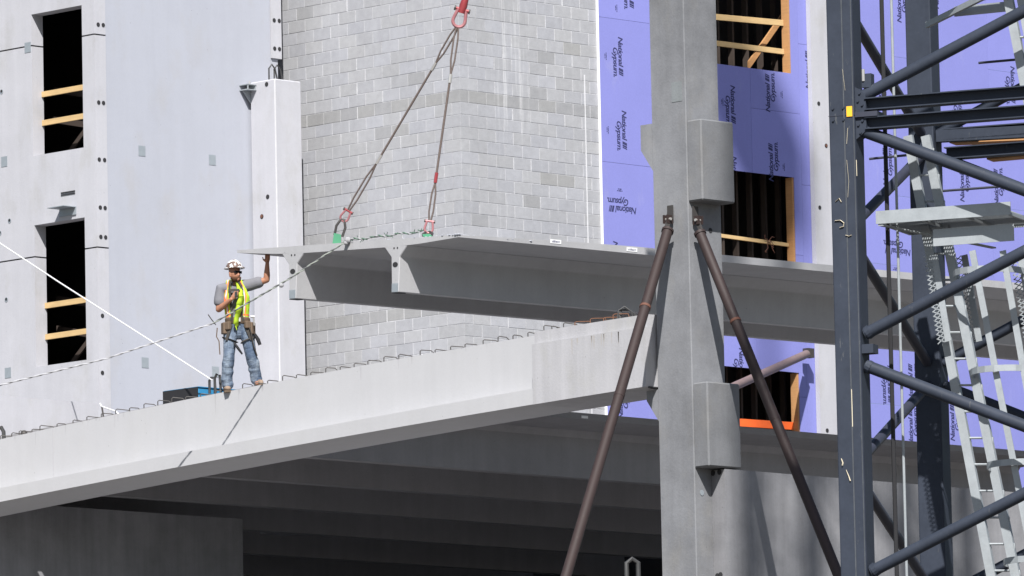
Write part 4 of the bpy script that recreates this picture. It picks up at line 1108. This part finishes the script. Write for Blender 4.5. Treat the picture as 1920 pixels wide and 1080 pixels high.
for a, b_, c_ in (('rsh','relb','rwr'), ('lsh','lelb','lwr')):
    A, B, Cc = J_[a], J_[b_], J_[c_]
    body.append(([lerp(J_['upch'], A, .5), A, lerp(A,B,.4), B], [.08, .072, .058, .046], 1))
    body.append(([B, lerp(B,Cc,.3), lerp(B,Cc,.7), Cc], [.046, .048, .037, .029], 1))
for h, k_, a in (('rhip','rknee','rank'), ('lhip','lknee','lank')):
    H, K, A = J_[h], J_[k_], J_[a]
    body.append(([H, lerp(H,K,.35), K], [.095, .085, .06], 1)); body.append(([K, lerp(K,A,.3), lerp(K,A,.7), A], [.06, .062, .046, .038], 1))
    body.append(([A, A-ZZ*.03-F0*.05, A-ZZ*.05-F0*.13], [.04, .042, .035], .7))
fdl = J_['lhand_d']; body += hand(J_['lwr'], ZZ*.95+RTV*.05, F0*.7+ZZ*.2, RTV*-.8, .5)
fdr = (L(232,338,-.17)-J_['rwr']).normalized(); body += hand(J_['rwr'], fdr, F0*.9-ZZ*.2, ZZ*.9, .8)
solid(body, 'body', MAT['skin'], wk, .009, 2)
sh = [([J_['pel']+ZZ*.02, J_['waist'], J_['chest'], J_['upch'], J_['neck']-ZZ*.03], [.152, .150, .18, .135, .075], .7)]
for a, b_, f_ in (('rsh','relb',.62), ('lsh','lelb',.50)):
    A, B = J_[a], J_[b_]; sh.append(([lerp(J_['upch'], A, .5), A, lerp(A,B,f_*.6), lerp(A,B,f_)], [.095, .09, .086, .088], .95))
solid(sh, 'tshirt', MAT['shirt'], wk, .012, 2)
jn = [([J_['waist']-ZZ*.05, J_['pel'], J_['pel']-ZZ*.07], [.152, .165, .14], .75)]
rr = random.Random(4)
for h, k_, a in (('rhip','rknee','rank'), ('lhip','lknee','lank')):
    H, K, A = J_[h], J_[k_], J_[a]
    pts = [H, lerp(H,K,.3), lerp(H,K,.6), lerp(H,K,.85), K, lerp(K,A,.15)] + [lerp(K,A,f_)+RTV*rr.uniform(-.012,.012) for f_ in (.3,.42,.54,.66,.76,.86,.94)]
    jn.append((pts, [.108, .102, .094, .088, .084, .088, .092, .084, .09, .082, .088, .084, .09], 1))
solid(jn, 'jeans', MAT['jeans'], wk, .010, 1)
for nm, a in (('r', 'rank'), ('l', 'lank')):
    A = J_[a]; toe = (-F0*.9 + RTV*(.1 if nm == 'r' else .35)).normalized(); zf = -.075
    fsh = [([A+ZZ*.07, A+ZZ*.0, A+ZZ*zf*.5], [.06, .062, .058], 1), ([A+ZZ*zf*.55-toe*.05, A+ZZ*zf*.55+toe*.06, A+ZZ*(zf*.62)+toe*.16], [.05, .056, .05], .75)]
    bt = solid(fsh, 'boot', MAT['boot'], wk, .011, 2)
    b = MB(); cs = fcs = toe.cross(ZZ).normalized(); z_ = A.z + zf - .005
    poly = [A+toe*x_+cs*y_ for x_, y_ in ((-.10,-.035),(-.10,.035),(.05,.055),(.17,.05),(.215,.0),(.17,-.05),(.05,-.055))]
    b.prism([Vector((q.x,q.y,z_-.025)) for q in poly], ZZ*.03); b.build('sole', MAT['leather'], bt)
# hard hat, glasses, beard
ht_c = J_['headc'] + ZZ*.03 - face*.005
b = MB(); rings = []
for i in range(8):
    th = R_(2 + 88*i/7); rings.append([ht_c + (face*math.cos(2*math.pi*j/20)*1.12 + fside*math.sin(2*math.pi*j/20)*.95)*.122*math.cos(th) + ZZ*.125*math.sin(th) for j in range(20)])
b.loft(rings); rings = []
for r_, z_ in ((.118,.0),(.150,-.012),(.150,-.004),(.118,.012)):
    rings.append([ht_c + (face*math.cos(2*math.pi*j/20)*(1.12 + (.22 if math.cos(2*math.pi*j/20) > .3 else 0)) + fside*math.sin(2*math.pi*j/20)*.95)*r_ + ZZ*z_ for j in range(20)])
b.loft(rings); b.build('hard_hat', MAT['hat'], wk, True)
gl = MB(); gz = hd + ZZ*.032
for s_ in (-1, 1): gl.obox(gz + face*.092 + fside*.034*s_, fside*.031, face*.007 - fside*.004*s_, ZZ*.019)
gl.tube([gz+face*.095+fside*.06, gz+face*.02+fside*.092, gz-face*.02+fside*.092], .004, 5); gl.tube([gz+face*.095-fside*.06, gz+face*.02-fside*.092, gz-face*.02-fside*.092], .004, 5)
gl.build('sunglasses', MAT['glass'], wk)
bd = MB(); n_ = 9; rings = []
for z_, r_ in ((-.005,.083),(-.035,.081),(-.065,.076),(-.095,.06),(-.11,.035)):
    ring = []
    for j in range(n_):
        a_ = R_(-82 + 164*j/(n_-1)); ring.append(hd + ZZ*z_ + (face*math.cos(a_)*1.12 + fside*math.sin(a_))*(r_+.006) + face*.012)
    rings.append(ring)
bd.loft(rings[1:], cap=False, closed=False); o = bd.build('beard', MAT['hair'], wk, True); sd_ = o.modifiers.new('t', 'SOLIDIFY'); sd_.thickness = .008
# vest: shell of the torso, open at the front
def torso(z, ang, off):
    zs2 = [(J_['pel'], .160, .70), (J_['waist'], .155, .72), (J_['chest'], .186, .70), (J_['upch'], .150, .74), (J_['neck']-ZZ*.0, .105, .8)]
    for (p, r, q), (p2, r2, q2_) in zip(zs2[:-1], zs2[1:]):
        if z <= p2.z or p2 is zs2[-1][0]:
            f_ = max(0, min(1, (z-p.z)/(p2.z-p.z))); c = lerp(p, p2, f_); rr_ = r+(r2-r)*f_; qq = q+(q2_-q)*f_; break
    return Vector((c.x, c.y, z)) + RTV*math.sin(ang)*(rr_+off) - F0*math.cos(ang)*(rr_*qq+off)
zlo, zhi = J_['pel'].z + .05, J_['upch'].z + .10
vb = MB(); NA, NZ = 60, 26
grid = [[torso(zlo+(zhi-zlo)*i/NZ, 2*math.pi*j/NA, .014 + .006*math.sin(j*1.9+i*.7)) for j in range(NA)] for i in range(NZ+1)]
vs_ = [p for r in grid for p in r]; fs0, ms0 = [], []
for i in range(NZ):
    for j in range(NA):
        a_ = (j+.5)/NA*360; a_ = a_-360 if a_ > 180 else a_; f_ = (i+.5)/NZ
        if -34 + 12*f_ < a_ < 0 + 8*f_:
            if f_ < .97: continue                  # front opening over the grey shirt
        if f_ > .55 and 72 < abs(a_) < 116: continue       # arm holes
        mi = 0
        if 36 < a_ < 44 or -56 < a_ < -48: mi = 2
        if 44 < a_ < 49 or -64 < a_ < -56 or -48 < a_ < -44: mi = 1
        if .14 < f_ < .2: mi = 1
        fs0.append((i*NA+j, i*NA+(j+1)%NA, (i+1)*NA+(j+1)%NA, (i+1)*NA+j)); ms0.append(mi)
vb.v = [tuple(v) for v in vs_]; vb.f = fs0; vb.m = ms0
o = vb.build('safety_vest', [MAT['lime'], MAT['vorange'], MAT['silver']], wk, True); md = o.modifiers.new('t', 'SOLIDIFY'); md.thickness = .008
# bunched lime cloth hanging in the middle of the chest
b = MB(); pts = [torso(J_['upch'].z-.05, .42, .03), torso(J_['chest'].z, .30, .055), torso(J_['chest'].z-.14, .18, .06), torso(J_['waist'].z, .0, .05), torso(J_['pel'].z, -.12, .04), torso(J_['pel'].z-.07, -.1, .035)]
P_ = []; 
for i in range(len(pts)-1):
    for j in range(4): P_.append(pts[i].lerp(pts[i+1], j/4) + RTV*rr.uniform(-.012, .012) - F0*rr.uniform(-.008, .012))
P_.append(pts[-1]); n_p = len(P_)
b.tube(P_, [(.03+.05*math.sin(math.pi*min(1, (i/n_p)*1.15)))*(1 - .75*max(0, i/n_p-.72)/.28)*rr.uniform(.78, 1.2) for i in range(n_p)], 9, flat=.5); b.build('vest_flap', MAT['lime'], wk, True)
# harness: shoulder, chest and thigh straps, belt with pouches
def web(pts, nrm_, wdt=.024, th=.004, mat='web', name='strap'):
    P = [Vector(p) for p in pts]; sd2, nn = [], []
    for i, p in enumerate(P):
        t = (P[min(i+1,len(P)-1)]-P[max(i-1,0)]).normalized(); n2 = nrm_[i] if isinstance(nrm_, list) else nrm_
        s3 = t.cross(n2).normalized(); sd2.append(s3*wdt); nn.append(s3.cross(t))
    b = MB(); b.strip(P, sd2, nn, th); return b.build(name, MAT[mat], hs)
hs = bpy.data.objects.new('harness', None); C.objects.link(hs); hs.parent = wk
fr = -F0
for sgn in (-1, 1):
    zz_ = [zhi-.005, J_['upch'].z, J_['chest'].z+.03, J_['chest'].z-.12, J_['waist'].z, J_['pel'].z+.07]
    an = [.40*sgn, .52*sgn, .46*sgn, .42*sgn, .40*sgn, .5*sgn]
    pts = [torso(z, a_, .028) for z, a_ in zip(zz_, an)]; web(pts, [(-F0*math.cos(a_)+RTV*math.sin(a_)) for a_ in an], .018)
ang = [R_(-34+68*i/8) for i in range(9)]; web([torso(J_['upch'].z-.06, a_, .035) for a_ in ang], [(-F0*math.cos(a_)+RTV*math.sin(a_)) for a_ in ang], .02)
rings = []
b = MB(); rings = []
for z_ in (.03, .055, .115, .13):
    rings.append([torso(J_['pel'].z+z_, 2*math.pi*j/24, .03 if z_ in (.055, .115) else .015) for j in range(24)])
b.loft(rings, cap=False); b.build('belt', MAT['leather'], hs, True)
b = MB(); c0 = torso(J_['pel'].z+.085, .02, .04); b.obox(c0, RTV*.045, F0*.008, ZZ*.03); b.build('buckle', MAT['steel'], hs)
for a_, sz, dz in ((-1.2, (.06,.035,.085), -.03), (-.75, (.045,.03,.06), .0), (1.15, (.06,.035,.09), -.04), (.7, (.04,.03,.055), .01)):
    c0 = torso(J_['pel'].z+dz, a_, .06); n2 = (-F0*math.cos(a_)+RTV*math.sin(a_)); t2_ = ZZ.cross(n2)
    b = MB(); b.obox(c0, t2_*sz[0], n2*sz[1], ZZ*sz[2]); bevel(b.build('pouch', MAT['leather'], hs), .012, 2)
for h, k_, sg in (('rhip','rknee',-1), ('lhip','lknee',1)):
    H, K = J_[h], J_[k_]
    pts = []
    for i in range(17):
        a_ = 2*math.pi*i/16; q = lerp(H, K, .42 + .16*math.cos(a_)*sg*-1*.6); pts.append(q + (RTV*math.cos(a_) + -F0*math.sin(a_))*.108)
    b = MB(); b.tube(pts, .02, 6, flat=.35); b.build('leg_strap', MAT['web'], hs, True)
    p0_ = torso(J_['pel'].z+.02, .55*sg, .03); p1_ = lerp(H, K, .45) - F0*.108 + RTV*.05*sg
    web([p0_, lerp(p0_, p1_, .5)-F0*.015, p1_], fr, .02)
b = MB(); A_ = L(318,560,-.1); b.tube([A_, L(330,600,-.12), L(345,680,-.1), L(368,748,-.05)], .016, 6, flat=.5); b.build('lanyard', MAT['web'], hs, True)
b = MB(); A_ = L(215,665,-.1); b.tube([A_, L(240,700,-.12), L(268,738,-.09)], [.028, .035, .022], 8, flat=.6); b.build('lanyard_pack', MAT['black'], hs, True)
b = MB(); b.tube([L(352,600,-.05), L(375,640,-.05), L(388,675,-.05)], [.02, .03, .026], 8); b.build('tool_grip', MAT['black'], hs, True)
b = MB(); b.tube([L(345,490,-.08), L(350,545,-.08)], .012, 6); b.tube([L(325,485,-.08), L(352,488,-.08)], .018, 6); b.build('hammer', MAT['steel'], hs, True)
b = MB(); b.tube([L(38,470,-.05), L(62,505,-.06), L(90,540,-.06)], .008, 5); b.build('bar_end', MAT['bar'], hs, True)
b = MB(); b.tube([L(100,560,-.06), L(95,620,-.06), L(112,650,-.06), L(118,740,-.05)], .009, 5); b.build('cord', MAT['leather'], hs, True)
b = MB(); b.obox(J_['rwr']+fdr*.10-F0*.03, RTV*.02, F0*.015, ZZ*.035); b.build('radio_mic', MAT['black'], wk)
